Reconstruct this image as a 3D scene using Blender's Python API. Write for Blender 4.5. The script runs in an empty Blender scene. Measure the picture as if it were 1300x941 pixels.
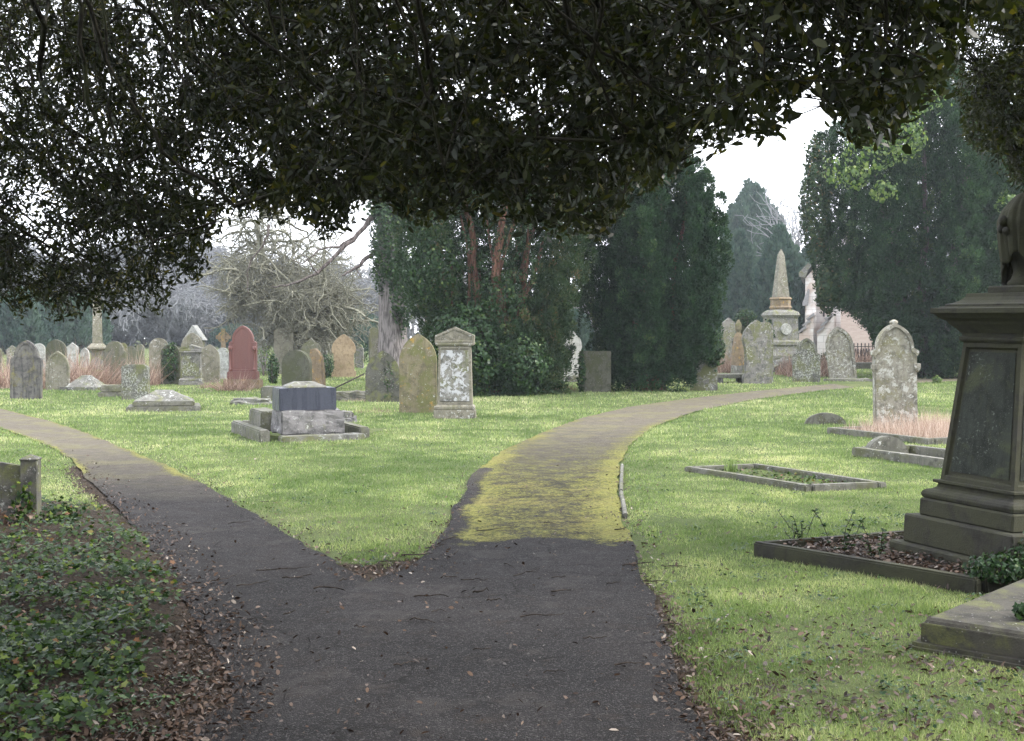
import bpy, bmesh, math, random
import numpy as np
from mathutils import Vector, Matrix, noise as mn
random.seed(7); RNG = np.random.default_rng(11)
PI = math.pi; R = math.radians
S = bpy.context.scene
COL = S.collection
# ------------------------------------------------------------------ camera
W0, H0, F0, YH, EYE = 1300.0, 941.0, 1600.0, 420.0, 1.65
TH = math.atan((H0/2-YH)/F0)
cd = bpy.data.cameras.new('camera'); cam = bpy.data.objects.new('camera', cd); COL.objects.link(cam)
cam.location = (0, 0, EYE); cam.rotation_euler = (PI/2-TH, 0, 0)
cd.sensor_width = 36; cd.lens = 36*F0/W0; cd.clip_start = .05; cd.clip_end = 2000
S.camera = cam
CT, ST = math.cos(TH), math.sin(TH)
def ray(px, py):
    x = (px-W0/2)/F0; y = -(py-H0/2)/F0
    return np.array([x, CT+y*ST, -ST+y*CT])
def G(px, py, z=0.0):                    # point of the photo -> point on level z
    r = ray(px, py); t = (z-EYE)/r[2]
    return (r[0]*t, r[1]*t)
def D(px, py, d):                        # point of the photo at distance d
    r = ray(px, py); t = d/r[1]
    return np.array([r[0]*t, d, EYE+r[2]*t])
def proj(P):
    P = np.asarray(P, float); dx = P[:, 0]; dy = P[:, 1]; dz = P[:, 2]-EYE
    f = dy*CT-dz*ST; u = dy*ST+dz*CT; f = np.where(f < .05, .05, f)
    return W0/2+dx/f*F0, H0/2-u/f*F0, dy
# ------------------------------------------------------------------ helpers
def tag(o, label=None, cat=None, group=None, kind=None):
    if label: o['label'] = label
    if cat: o['category'] = cat
    if group: o['group'] = group
    if kind: o['kind'] = kind
    return o
def empty(name, loc=(0, 0, 0), rz=0, rot=None):
    o = bpy.data.objects.new(name, None); COL.objects.link(o)
    o.location = loc; o.rotation_euler = rot if rot else (0, 0, rz); o.empty_display_size = .1
    return o
def link(name, me, mat, parent=None):
    o = bpy.data.objects.new(name, me); COL.objects.link(o)
    if mat: me.materials.append(mat)
    if parent: o.parent = parent
    return o
def bobj(name, bm, mat, parent=None, smooth=False):
    bmesh.ops.recalc_face_normals(bm, faces=bm.faces)
    me = bpy.data.meshes.new(name); bm.to_mesh(me); bm.free()
    if smooth:
        for p in me.polygons: p.use_smooth = True
    return link(name, me, mat, parent)
def npmesh(name, V, nper, tone=None, smooth=False, F=None, attrs=None):
    """V (N*nper,3): N separate n-gons, or V with explicit faces F (M,nper)"""
    me = bpy.data.meshes.new(name); V = np.ascontiguousarray(V, dtype=np.float32)
    if F is None: F = np.arange(len(V), dtype=np.int32).reshape(-1, nper)
    F = np.ascontiguousarray(F, dtype=np.int32); m = len(F)
    me.vertices.add(len(V)); me.vertices.foreach_set('co', V.ravel())
    me.loops.add(m*nper); me.loops.foreach_set('vertex_index', F.ravel())
    me.polygons.add(m); me.polygons.foreach_set('loop_start', np.arange(0, m*nper, nper, dtype=np.int32))
    if smooth: me.polygons.foreach_set('use_smooth', np.ones(m, dtype=bool))
    me.update(calc_edges=True)
    if tone is not None:
        a = me.attributes.new('tone', 'FLOAT', 'FACE'); a.data.foreach_set('value', np.asarray(tone, dtype=np.float32))
    for k, v in (attrs or {}).items():
        a = me.attributes.new(k, 'FLOAT', 'POINT'); a.data.foreach_set('value', np.asarray(v, dtype=np.float32))
    return me
def unit(v):
    n = np.linalg.norm(v, axis=-1, keepdims=True); return v/np.maximum(n, 1e-9)
def rnd_dirs(n): return unit(RNG.normal(size=(n, 3)))
SHAPES = {
 'diamond': [(0, 0, 0), (.45, .5, .06), (1, 0, 0), (.45, -.5, .06)],
 'oval': [(0, 0, 0), (.28, .42, .07), (.7, .4, .07), (1, 0, -.05), (.7, -.4, .07), (.28, -.42, .07)],
 'ivy': [(0, 0, 0), (-.12, .42, .05), (.22, .34, .03), (.45, .55, .06), (.6, .2, .03), (1, 0, -.05), (.6, -.2, .03), (.45, -.55, .06), (.22, -.34, .03), (-.12, -.42, .05)],
 'blade': [(0, .5, 0), (0, -.5, 0), (1, 0, 0)],
}
def leaf_mesh(name, P, Dr, Nr, L, Wd, shape, tone):
    P = np.asarray(P); n = len(P); Dr = unit(Dr); s = unit(np.cross(Nr, Dr)); Nn = np.cross(Dr, s)
    T = np.array(SHAPES[shape]); L = np.broadcast_to(L, n)[:, None, None]; Wd = np.broadcast_to(Wd, n)[:, None, None]
    V = P[:, None, :]+Dr[:, None, :]*T[None, :, 0:1]*L+s[:, None, :]*T[None, :, 1:2]*Wd+Nn[:, None, :]*T[None, :, 2:3]*L
    return npmesh(name, V.reshape(-1, 3), len(T), tone)
def tubes(name, A, B, ra, rb, sides=5):
    A = np.asarray(A, float); B = np.asarray(B, float); n = len(A)
    d = unit(B-A); ref = np.where(np.abs(d[:, 2:3]) > .9, np.array([[1., 0, 0]]), np.array([[0, 0, 1.]]))
    u = unit(np.cross(ref, d)); v = np.cross(d, u)
    a = np.arange(sides)*2*PI/sides; ring = u[:, None, :]*np.cos(a)[None, :, None]+v[:, None, :]*np.sin(a)[None, :, None]
    ra = np.broadcast_to(ra, n)[:, None, None]; rb = np.broadcast_to(rb, n)[:, None, None]
    V = np.concatenate([A[:, None, :]+ring*ra, (B+d*np.minimum(rb[:, 0], .02))[:, None, :]+ring*rb], axis=1)
    i = np.arange(sides); q = np.stack([i, (i+1) % sides, (i+1) % sides+sides, i+sides], axis=1)
    Fc = (np.arange(n)*2*sides)[:, None, None]+q[None]
    return npmesh(name, V.reshape(-1, 3), 4, None, True, Fc.reshape(-1, 4))
def path_tube(name, pts, radii, sides=10, wob=0.0):   # one continuous tapering tube
    pts = [Vector(p) for p in pts]; V = []; Fq = []
    for i, p in enumerate(pts):
        d = (pts[min(i+1, len(pts)-1)]-pts[max(i-1, 0)]).normalized()
        u = d.cross(Vector((0.13, 1, .07))).normalized(); v = d.cross(u)
        for k in range(sides):
            a = k*2*PI/sides; rr = radii[i]*(1+wob*mn.noise(Vector((math.cos(a)*1.6, math.sin(a)*1.6, i*.35))))
            V.append(p+u*math.cos(a)*rr+v*math.sin(a)*rr)
    for i in range(len(pts)-1):
        for k in range(sides):
            k2 = (k+1) % sides; Fq.append((i*sides+k, i*sides+k2, (i+1)*sides+k2, (i+1)*sides+k))
    return npmesh(name, np.array(V), 4, None, True, np.array(Fq))
def pip(poly, X, Y):
    X = np.asarray(X); Y = np.asarray(Y); ins = np.zeros(X.shape, bool); n = len(poly)
    for i in range(n):
        x1, y1 = poly[i]; x2, y2 = poly[(i+1) % n]
        if y1 == y2: continue
        c = ((y1 > Y) != (y2 > Y)) & (X < (x2-x1)*(Y-y1)/(y2-y1)+x1); ins ^= c
    return ins
def seg_dist(poly, X, Y, closed=False):
    m = np.full(np.shape(X), 1e9); n = len(poly)
    for i in range(n if closed else n-1):
        x1, y1 = poly[i]; x2, y2 = poly[(i+1) % n]; dx, dy = x2-x1, y2-y1
        t = np.clip(((X-x1)*dx+(Y-y1)*dy)/(dx*dx+dy*dy+1e-12), 0, 1)
        m = np.minimum(m, np.hypot(X-x1-t*dx, Y-y1-t*dy))
    return m
_t = RNG.random((64, 64))
def vnoise(X, Y):                       # cheap tiling value noise
    xi = np.floor(X).astype(int); yi = np.floor(Y).astype(int); fx = X-xi; fy = Y-yi
    fx = fx*fx*(3-2*fx); fy = fy*fy*(3-2*fy); g = lambda a, b: _t[a % 64, b % 64]
    return (g(xi, yi)*(1-fx)+g(xi+1, yi)*fx)*(1-fy)+(g(xi, yi+1)*(1-fx)+g(xi+1, yi+1)*fx)*fy
# ------------------------------------------------------------------ materials
class NT:
    def __init__(s, name):
        s.m = bpy.data.materials.new(name); s.m.use_nodes = True; s.t = s.m.node_tree; s.t.nodes.clear()
        s.out = s.n('ShaderNodeOutputMaterial')
    def n(s, t, **k):
        x = s.t.nodes.new(t)
        for a, b in k.items(): setattr(x, a, b)
        return x
    def l(s, a, b): s.t.links.new(a, b)
    def put(s, sock, v):
        if hasattr(v, 'is_linked') or isinstance(v, bpy.types.NodeSocket): s.l(v, sock)
        else: sock.default_value = v
    def math(s, op, a, b=0.0, clamp=False):
        x = s.n('ShaderNodeMath', operation=op, use_clamp=clamp); s.put(x.inputs[0], a); s.put(x.inputs[1], b); return x.outputs[0]
    def vmul(s, v, k):
        x = s.n('ShaderNodeVectorMath', operation='MULTIPLY'); s.l(v, x.inputs[0]); x.inputs[1].default_value = k; return x.outputs[0]
    def noise(s, v, sc, det=4, ro=.55, dist=0):
        x = s.n('ShaderNodeTexNoise'); s.l(v, x.inputs['Vector']); x.inputs['Scale'].default_value = sc
        x.inputs['Detail'].default_value = det; x.inputs['Roughness'].default_value = ro; x.inputs['Distortion'].default_value = dist
        return x.outputs['Fac']
    def vor(s, v, sc, feat='F1', out='Distance'):
        x = s.n('ShaderNodeTexVoronoi', feature=feat); s.l(v, x.inputs['Vector']); x.inputs['Scale'].default_value = sc; return x.outputs[out]
    def step(s, f, a, b, lo=0., hi=1.):
        x = s.n('ShaderNodeMapRange', clamp=True, interpolation_type='SMOOTHSTEP'); s.put(x.inputs['Value'], f)
        x.inputs[1].default_value = a; x.inputs[2].default_value = b; x.inputs[3].default_value = lo; x.inputs[4].default_value = hi; return x.outputs[0]
    def mix(s, f, a, b, mode='MIX'):
        x = s.n('ShaderNodeMix', data_type='RGBA', blend_type=mode); s.put(x.inputs[0], f)
        for sk, v in ((x.inputs[6], a), (x.inputs[7], b)):
            if isinstance(v, tuple): sk.default_value = (*v, 1)[:4]
            else: s.l(v, sk)
        return x.outputs[2]
    def ramp(s, f, stops):
        x = s.n('ShaderNodeValToRGB'); s.l(f, x.inputs[0]); e = x.color_ramp.elements
        while len(e) < len(stops): e.new(.5)
        for i, (p, c) in enumerate(stops): e[i].position = p; e[i].color = (*c, 1)
        return x.outputs[0]
    def attr(s, name): x = s.n('ShaderNodeAttribute'); x.attribute_name = name; return x.outputs['Fac']
    def pos(s): return s.n('ShaderNodeNewGeometry').outputs['Position']
    def obj(s):
        tc = s.n('ShaderNodeTexCoord').outputs['Object']; oi = s.n('ShaderNodeObjectInfo').outputs['Random']
        k = s.math('MULTIPLY', oi, 37.0); a = s.n('ShaderNodeVectorMath', operation='ADD'); s.l(tc, a.inputs[0]); s.l(k, a.inputs[1]); return a.outputs[0]
    def bsdf(s, col, rough=.8, spec=.3, bump=None, bs=.3, bd=.01):
        b = s.n('ShaderNodeBsdfPrincipled'); s.put(b.inputs['Base Color'], (*col, 1) if isinstance(col, tuple) else col)
        s.put(b.inputs['Roughness'], rough); b.inputs['Specular IOR Level'].default_value = spec
        if bump is not None:
            x = s.n('ShaderNodeBump'); x.inputs['Strength'].default_value = bs; x.inputs['Distance'].default_value = bd; s.l(bump, x.inputs['Height']); s.l(x.outputs[0], b.inputs['Normal'])
        return b
    def end(s, sh): s.l(sh.outputs[0], s.out.inputs['Surface']); return s.m
def stone(name, base, dark, lich=(.62, .63, .6), la=.3, alg=(.16, .17, .06), aa=.3, strk=.4, rough=.9, grain=.25, orange=0.0, ls=16):
    """weathered stone: la share of pale lichen, aa share of green algae, strk strength of dark run-off streaks"""
    base = tuple(x*.8 for x in base); dark = tuple(x*.85 for x in dark); lich = tuple(x*.85 for x in lich); alg = tuple(x*.8 for x in alg)
    t = NT(name); v = t.obj()
    big = t.noise(v, 2.3, 3); mid = t.noise(v, 9, 6, .65); fine = t.noise(v, 90, 3, .7)
    c = t.mix(t.step(big, .35, .65), base, tuple(x*.78+y*.22 for x, y in zip(base, dark)))
    sv = t.vmul(v, (13, 13, 1.3)); st = t.noise(sv, 1.6, 7, .7)
    c = t.mix(t.math('MULTIPLY', t.step(st, .48, .68), strk), c, dark)
    c = t.mix(t.math('MULTIPLY', t.step(mid, .46, .66), .75), c, dark); soot = t.noise(v, 1.7, 7, .75, .4); c = t.mix(t.step(soot, .5, .66, 0, .6), c, dark)
    al = t.noise(v, 3.1, 6, .7, .6); c = t.mix(t.math('MULTIPLY', t.step(al, .62-aa*.45, .8-aa*.45), min(1, .5+aa)), c, alg)
    if orange: c = t.mix(t.step(t.noise(v, 6.5, 6, .7), .66-orange*.2, .72-orange*.2, 0, .8), c, (.36, .22, .05))
    lv = t.noise(v, ls, 7, .72, .3); lm = t.math('MULTIPLY', t.step(lv, .68-la*.3, .71-la*.3), t.step(t.noise(v, 2.7, 2), .62-la*.5, .74-la*.5))
    c = t.mix(t.math('MULTIPLY', lm, .85), c, lich)
    spots = t.step(t.vor(v, ls*1.7), .16+la*.1, .13+la*.1, 0, 1); c = t.mix(t.math('MULTIPLY', t.math('MULTIPLY', spots, t.step(mid, .5-la*.2, .56-la*.2)), .35 if la > .1 else .0), c, lich)
    c = t.mix(t.step(fine, .3, .7, 0, grain), c, tuple(x*.45 for x in base), 'MIX')
    h = t.math('ADD', t.math('MULTIPLY', mid, .8), t.math('ADD', t.math('MULTIPLY', fine, .35), t.math('MULTIPLY', lm, .3)))
    return t.end(t.bsdf(c, rough, .25, h, .55, .02))
def leafmat(name, stops, rough=.5, spec=.4, trans=.25, tcol=None):
    t = NT(name); a = t.attr('tone'); c = t.ramp(a, stops)
    b = t.bsdf(c, rough, spec); tr = t.n('ShaderNodeBsdfTranslucent'); tc = t.mix(1.0, c, tcol or (1.5, 1.7, .7), 'MULTIPLY'); t.l(tc, tr.inputs[0])
    m = t.n('ShaderNodeMixShader'); m.inputs[0].default_value = trans; t.l(b.outputs[0], m.inputs[1]); t.l(tr.outputs[0], m.inputs[2]); return t.end(m)
def bark(name, c1, c2, alg=None, sc=14):
    t = NT(name); v = t.obj(); sv = t.vmul(v, (1, 1, .16)); r = t.noise(sv, sc, 6, .65, .4); c = t.mix(t.step(r, .38, .62), c2, c1)
    if alg: c = t.mix(t.step(t.noise(v, 4, 5), .48, .62, 0, .7), c, alg)
    return t.end(t.bsdf(c, .95, .15, r, .9, .04))
M = {}
M['grey'] = stone('weathered grey stone', (.27, .26, .24), (.06, .06, .055), lich=(.5, .5, .47), la=.38, aa=.4, strk=.35)
M['streak'] = stone('dark streaked stone', (.175, .168, .155), (.04, .04, .042), la=.1, aa=.25, strk=.95, alg=(.22, .2, .05))
M['buff'] = stone('buff stone', (.30, .28, .22), (.09, .085, .065), alg=(.15, .15, .08), la=.34, aa=.3, strk=.5)
M['green'] = stone('algae green stone', (.20, .195, .155), (.06, .06, .045), la=.26, aa=.45, alg=(.13, .135, .07), strk=.5)
M['darkgreen'] = stone('dark algae stone', (.13, .13, .10), (.045, .047, .032), la=.12, aa=.45, alg=(.075, .082, .04), strk=.6)
M['speck'] = stone('lichen speckled stone', (.20, .195, .17), (.045, .045, .04), lich=(.46, .48, .43), la=.52, aa=.4, strk=.6, ls=24)
M['dspeck'] = stone('dark lichen speckled stone', (.12, .118, .10), (.035, .035, .03), lich=(.42, .44, .4), la=.34, aa=.35, strk=.6, ls=30)
M['mottle'] = stone('mottled buff stone', (.34, .32, .26), (.09, .085, .07), lich=(.55, .55, .5), la=.5, aa=.3, alg=(.2, .19, .08), strk=.45, ls=13)
M['white'] = stone('whitewashed lichen stone', (.30, .29, .26), (.08, .08, .07), lich=(.60, .61, .63), la=.62, aa=.35, strk=.6, ls=7)
M['pale'] = stone('pale limestone', (.50, .50, .47), (.2, .2, .18), la=.4, aa=.2, strk=.3)
M['tan'] = stone('tan sandstone', (.44, .34, .22), (.22, .16, .10), la=.12, aa=.12, strk=.45)
M['ochre'] = stone('ochre lichen stone', (.29, .25, .16), (.10, .09, .06), la=.28, aa=.4, strk=.7, orange=.32)
M['brown'] = stone('brown broken stone', (.30, .23, .15), (.12, .09, .06), la=.25, aa=.2, orange=.5)
M['rock'] = stone('rough grey block', (.24, .23, .23), (.06, .06, .06), la=.3, aa=.15, strk=.3)
M['slabwhite'] = stone('white lichened coping', (.22, .215, .19), (.06, .06, .055), lich=(.42, .43, .41), la=.42, aa=.3, strk=.3, ls=14)
M['kerb'] = stone('mossy kerb stone', (.20, .195, .165), (.055, .055, .045), alg=(.12, .125, .06), la=.28, aa=.35, strk=.5)
M['monu'] = stone('dark green brown monument stone', (.056, .054, .044), (.017, .0165, .014), la=.06, aa=.5, alg=(.06, .061, .036), strk=.6, ls=30, grain=.3)
M['monu_panel'] = stone('speckled inscription panel', (.048, .056, .046), (.015, .017, .014), lich=(.22, .24, .21), la=.3, aa=.25, alg=(.09, .10, .05), strk=.6, ls=45, grain=.35)
M['ledger'] = stone('grey brown ledger stone', (.095, .088, .072), (.03, .028, .024), la=.12, aa=.3, strk=.2, ls=20, grain=.35)
M['fbar'] = stone('mottled foreground stone', (.14, .135, .12), (.03, .03, .026), lich=(.4, .4, .37), la=.34, aa=.35, strk=.8, ls=18)
def mk_polished(name, c, c2, rough=.25, sc=120):
    t = NT(name); v = t.obj(); f = t.step(t.noise(v, sc, 2, .8), .4, .6); c_ = t.mix(f, c, c2); st = t.noise(t.vmul(v, (6, 6, .5)), 2, 5); c_ = t.mix(t.step(st, .5, .7, 0, .35), c_, tuple(min(1, x*2.0+.02) for x in c))
    return t.end(t.bsdf(c_, t.step(st, .4, .7, rough, rough+.3), .35))
M['slate'] = mk_polished('polished blue grey granite', (.026, .029, .042), (.05, .055, .075))
M['red'] = mk_polished('red granite', (.10, .042, .036), (.15, .068, .058), .5)
def mk_asphalt():
    t = NT('old asphalt with moss'); p = t.pos(); v = t.obj
    ag = t.vor(p, 150, out='Color'); agd = t.vor(p, 150); sp = t.n('ShaderNodeSeparateColor'); t.l(ag, sp.inputs[0])
    big = t.noise(p, .9, 5, .6); mid = t.noise(p, 6, 5, .65)
    c = t.mix(t.step(big, .35, .65), (.013, .012, .012), (.024, .0215, .021))  # near asphalt set darker, with part of the canopy shade in its colour
    c = t.mix(t.step(sp.outputs[0], .80, .93, 0, .5), c, (.13, .12, .115)); c = t.mix(t.step(sp.outputs[1], .7, .9, 0, .6), c, (.016, .015, .015))
    c = t.mix(t.step(mid, .55, .75, 0, .5), c, (.055, .045, .037))
    ck = t.n('ShaderNodeTexVoronoi', feature='DISTANCE_TO_EDGE'); wv = t.n('ShaderNodeVectorMath', operation='ADD'); t.l(p, wv.inputs[0]); wn = t.n('ShaderNodeTexNoise'); t.l(p, wn.inputs['Vector']); wn.inputs['Scale'].default_value = 3; wn.inputs['Detail'].default_value = 5; t.l(t.vmul(wn.outputs['Color'], (.5, .5, 0)), wv.inputs[1]); t.l(wv.outputs[0], ck.inputs['Vector']); ck.inputs['Scale'].default_value = .75
    ckm = t.math('MULTIPLY', t.step(ck.outputs['Distance'], .012, .004), t.step(t.noise(p, .8, 2), .46, .56)); c = t.mix(t.math('MULTIPLY', ckm, .85), c, (.008, .007, .006)); c = t.mix(t.step(t.noise(p, 1.7, 4, .7), .56, .62, 0, .35), c, (.06, .054, .05))
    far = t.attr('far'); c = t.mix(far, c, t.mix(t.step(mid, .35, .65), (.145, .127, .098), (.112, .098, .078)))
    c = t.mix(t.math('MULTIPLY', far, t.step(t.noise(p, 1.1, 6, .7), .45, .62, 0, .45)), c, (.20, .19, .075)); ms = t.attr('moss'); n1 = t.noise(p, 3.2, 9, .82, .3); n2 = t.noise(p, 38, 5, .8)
    f = t.math('ADD', t.math('ADD', t.math('MULTIPLY', n1, .75), t.math('MULTIPLY', n2, .55)), ms)
    mf = t.step(f, 1.02, 1.24, 0, .9)
    mc = t.mix(t.step(n2, .35, .65), (.085, .092, .03), (.285, .275, .068)); mc = t.mix(t.step(t.noise(p, 1.3, 3), .45, .65, 0, .4), mc, (.23, .19, .07))
    c = t.mix(mf, c, mc)
    h = t.math('ADD', t.math('MULTIPLY', agd, -1.0), t.math('ADD', t.math('MULTIPLY', mid, 1.2), t.math('MULTIPLY', mf, t.math('MULTIPLY', n2, 2.))))
    return t.end(t.bsdf(c, t.step(mid, .3, .7, .78, .95), .12, h, 1.0, .01))
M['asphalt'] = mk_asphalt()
def mk_ground():
    t = NT('turf and soil'); p = t.pos(); n1 = t.noise(p, .35, 5, .6); n2 = t.noise(p, 3, 6, .65); n3 = t.noise(p, 30, 4, .7); n4 = t.noise(p, 160, 2, .7)
    c = t.mix(t.step(n1, .35, .65), (.085, .115, .042), (.13, .15, .062)); c = t.mix(t.step(n2, .42, .66, 0, .6), c, (.06, .085, .028)); c = t.mix(t.step(n3, .5, .7, 0, .5), c, (.15, .14, .075))
    c = t.mix(t.step(n4, .45, .7, 0, .5), c, (.03, .035, .016))
    bare = t.attr('bare'); f = t.math('ADD', t.math('ADD', t.math('MULTIPLY', n2, .7), t.math('MULTIPLY', n3, .3)), bare)
    soil = t.mix(t.step(n3, .4, .62), (.018, .014, .010), (.055, .04, .028)); soil = t.mix(t.step(n4, .55, .7, 0, .6), soil, (.10, .072, .05))
    c = t.mix(t.step(f, .72, .9), c, soil)
    return t.end(t.bsdf(c, .95, .1, t.math('ADD', n3, n4), .7, .03))
M['ground'] = mk_ground()
M['grass'] = leafmat('grass blades', [(0, (.075, .12, .04)), (.45, (.18, .235, .105)), (.8, (.30, .34, .18)), (1, (.48, .45, .31))], .55, .3, .35)
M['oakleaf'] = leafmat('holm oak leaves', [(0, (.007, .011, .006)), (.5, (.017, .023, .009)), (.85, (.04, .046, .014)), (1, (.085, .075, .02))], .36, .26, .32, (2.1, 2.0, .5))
M['yewleaf'] = leafmat('yew sprays', [(0, (.007, .021, .010)), (.5, (.019, .047, .020)), (.85, (.046, .090, .036)), (1, (.09, .125, .045))], .7, .15, .1)
M['yewbrown'] = leafmat('old yew sprays', [(0, (.014, .03, .014)), (.5, (.028, .055, .024)), (.85, (.062, .08, .032)), (1, (.13, .09, .05))], .7, .15, .12)
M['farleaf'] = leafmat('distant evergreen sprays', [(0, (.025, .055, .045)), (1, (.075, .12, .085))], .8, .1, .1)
M['ivyleaf'] = leafmat('ivy leaves', [(0, (.008, .024, .009)), (.5, (.017, .045, .014)), (.85, (.04, .08, .022)), (1, (.10, .14, .04))], .45, .25, .12)
M['ivyground'] = leafmat('ground ivy leaves', [(0, (.008, .022, .010)), (.5, (.018, .040, .008)), (.75, (.05, .09, .012)), (.92, (.12, .16, .02)), (1, (.13, .06, .025))], .5, .2, .2)
M['limeleaf'] = leafmat('pale new leaves', [(0, (.035, .075, .025)), (.5, (.08, .13, .04)), (1, (.2, .25, .08))], .5, .3, .35)
M['litter'] = leafmat('dead leaves', [(0, (.018, .012, .009)), (.45, (.05, .03, .02)), (.8, (.11, .068, .044)), (.96, (.17, .125, .09)), (1, (.28, .24, .20))], .55, .35, .1, (1.2, 1, .8))
M['straw'] = leafmat('dry grass stems', [(0, (.2, .13, .10)), (.5, (.42, .32, .26)), (1, (.64, .55, .48))], .8, .2, .3, (1.1, 1, .9))
M['redstem'] = leafmat('dry bramble stems', [(0, (.10, .065, .05)), (.5, (.25, .165, .13)), (1, (.46, .37, .30))], .8, .2, .2, (1.1, 1, .9))
M['bark'] = bark('grey brown bark', (.15, .125, .12), (.05, .042, .038))
M['oakbark'] = bark('dark oak bark', (.04, .036, .028), (.013, .012, .009), (.035, .042, .018))
M['redbark'] = bark('red yew bark', (.20, .105, .075), (.07, .038, .03), None, 20)
M['greybark'] = bark('fir bark', (.21, .19, .185), (.07, .063, .06))
M['twiggreen'] = bark('lichened twigs', (.21, .21, .16), (.14, .135, .105))
M['twiggrey'] = bark('pale bare twigs', (.22, .19, .18), (.12, .105, .1))
M['twigfar'] = bark('hazy far twigs', (.22, .225, .235), (.15, .155, .165))  # blue-grey tint puts distance haze into the twig colour
M['twig'] = bark('fallen twig bark', (.06, .048, .04), (.022, .018, .015))
def plain(name, c, rough=.6): t = NT(name); return t.end(t.bsdf(c, rough, .3))
M['iron'] = plain('black iron', (.02, .02, .022), .5)
M['slates'] = stone('slate weathering', (.36, .35, .35), (.2, .2, .2), la=.2, aa=.1)
def mk_ashlar():
    t = NT('pale ashlar'); v = t.n('ShaderNodeTexCoord').outputs['Object']; s_ = t.n('ShaderNodeSeparateXYZ'); t.l(v, s_.inputs[0]); cb = t.n('ShaderNodeCombineXYZ'); t.l(t.math('ADD', s_.outputs[0], s_.outputs[1]), cb.inputs[0]); t.l(s_.outputs[2], cb.inputs[1])
    b = t.n('ShaderNodeTexBrick'); t.l(cb.outputs[0], b.inputs['Vector']); b.inputs['Scale'].default_value = 1; b.inputs['Brick Width'].default_value = .7; b.inputs['Row Height'].default_value = .35; b.inputs['Mortar Size'].default_value = .012
    b.inputs['Color1'].default_value = (.68, .66, .64, 1); b.inputs['Color2'].default_value = (.58, .53, .50, 1); b.inputs['Mortar'].default_value = (.4, .38, .36, 1)
    c = t.mix(t.step(t.noise(v, 1.1, 5), .48, .64, 0, .6), b.outputs['Color'], (.36, .23, .16)); return t.end(t.bsdf(c, .9, .2, t.noise(v, 8, 5), .4, .03))
M['ashlar'] = mk_ashlar()
def mk_brick():
    t = NT('pink brickwork'); v = t.n('ShaderNodeTexCoord').outputs['Object']; s_ = t.n('ShaderNodeSeparateXYZ'); t.l(v, s_.inputs[0]); cb = t.n('ShaderNodeCombineXYZ'); t.l(t.math('ADD', s_.outputs[0], s_.outputs[1]), cb.inputs[0]); t.l(s_.outputs[2], cb.inputs[1])
    b = t.n('ShaderNodeTexBrick'); t.l(cb.outputs[0], b.inputs['Vector']); b.inputs['Scale'].default_value = 1; b.inputs['Brick Width'].default_value = .23; b.inputs['Row Height'].default_value = .075; b.inputs['Mortar Size'].default_value = .01
    b.inputs['Color1'].default_value = (.47, .35, .31, 1); b.inputs['Color2'].default_value = (.54, .43, .39, 1); b.inputs['Mortar'].default_value = (.5, .42, .38, 1)
    return t.end(t.bsdf(b.outputs['Color'], .9, .2))
M['brickwall'] = mk_brick()
# ------------------------------------------------------------------ paths (outlines measured on the ground)
PR_L = [(-1.05, -3), (-1.05, 3.5)]+[G(*p) for p in [(352, 900), (400, 800), (430, 757), (466, 739), (505, 728), (540, 706), (565, 672), (585, 632), (602, 602), (640, 572), (690, 549), (740, 531), (800, 517), (880, 506), (960, 497), (1040, 489.5), (1110, 484), (1200, 480), (1340, 478)]]
PR_R = [(.95, -3), (.93, 3.5)]+[G(*p) for p in [(880, 900), (856, 851), (832, 775), (818, 735), (806, 705), (792, 660), (784, 620), (786, 592), (800, 565), (830, 543), (880, 524), (950, 509), (1030, 498), (1110, 490), (1200, 485), (1340, 482)]]
PL_R = [(.2, -3), (.2, 4)]+[G(*p) for p in [(560, 851), (520, 770), (466, 739), (425, 715), (380, 688), (320, 652), (270, 622), (215, 593), (165, 572), (110, 550), (60, 534), (0, 519), (-80, 505), (-220, 494)]]
PL_L = [(-1.3, -3), (-1.35, 4)]+[G(*p) for p in [(300, 880), (262, 820), (235, 765), (208, 715), (170, 668), (135, 632), (108, 605), (92, 585), (70, 570), (35, 556), (0, 544), (-80, 524), (-220, 507)]]
def resample(pl, n):
    P = np.array(pl, float); s = np.r_[0, np.cumsum(np.hypot(*np.diff(P, axis=0).T))]; s /= s[-1]; u = np.linspace(0, 1, n)
    # Catmull-like smoothing by averaging the densified polyline
    Q = np.stack([np.interp(u, s, P[:, 0]), np.interp(u, s, P[:, 1])], 1)
    for _ in range(3): Q[1:-1] = (Q[:-2]+2*Q[1:-1]+Q[2:])/4
    return Q
def strip(name, Lp, Rp, z, n=420, m=30):
    A = resample(Lp, n); B = resample(Rp, n); jj = (vnoise(A[:, 1]*4, A[:, 0]*4+3)-.5)*.06; kk = (vnoise(B[:, 1]*4+9, B[:, 0]*4)-.5)*.07
    A = A+np.stack([jj, jj*0], 1); B = B+np.stack([kk, kk*0], 1)
    f = np.linspace(0, 1, m); P = A[:, None]*(1-f)[None, :, None]+B[:, None]*f[None, :, None]
    w = np.linalg.norm(B-A, axis=1); e = np.minimum(f, 1-f)[None, :]*w[:, None]
    camber = .02*np.clip(e/.5, 0, 1)
    Z = z+camber*0+(.006*(vnoise(P[..., 0]*1.5, P[..., 1]*1.5)-.5))*0
    V = np.concatenate([P, np.full(P.shape[:2]+(1,), z)], 2).reshape(-1, 3)
    i, j = np.meshgrid(np.arange(n-1), np.arange(m-1), indexing='ij'); b = (i*m+j).ravel(); Fc = np.stack([b, b+1, b+m+1, b+m], 1)
    return V, Fc, A, B, e.ravel()
V, Fc, RA, RB, e = strip('a', PR_L, PR_R, .014)
yy = V[:, 1]; xx = V[:, 0]
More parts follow.
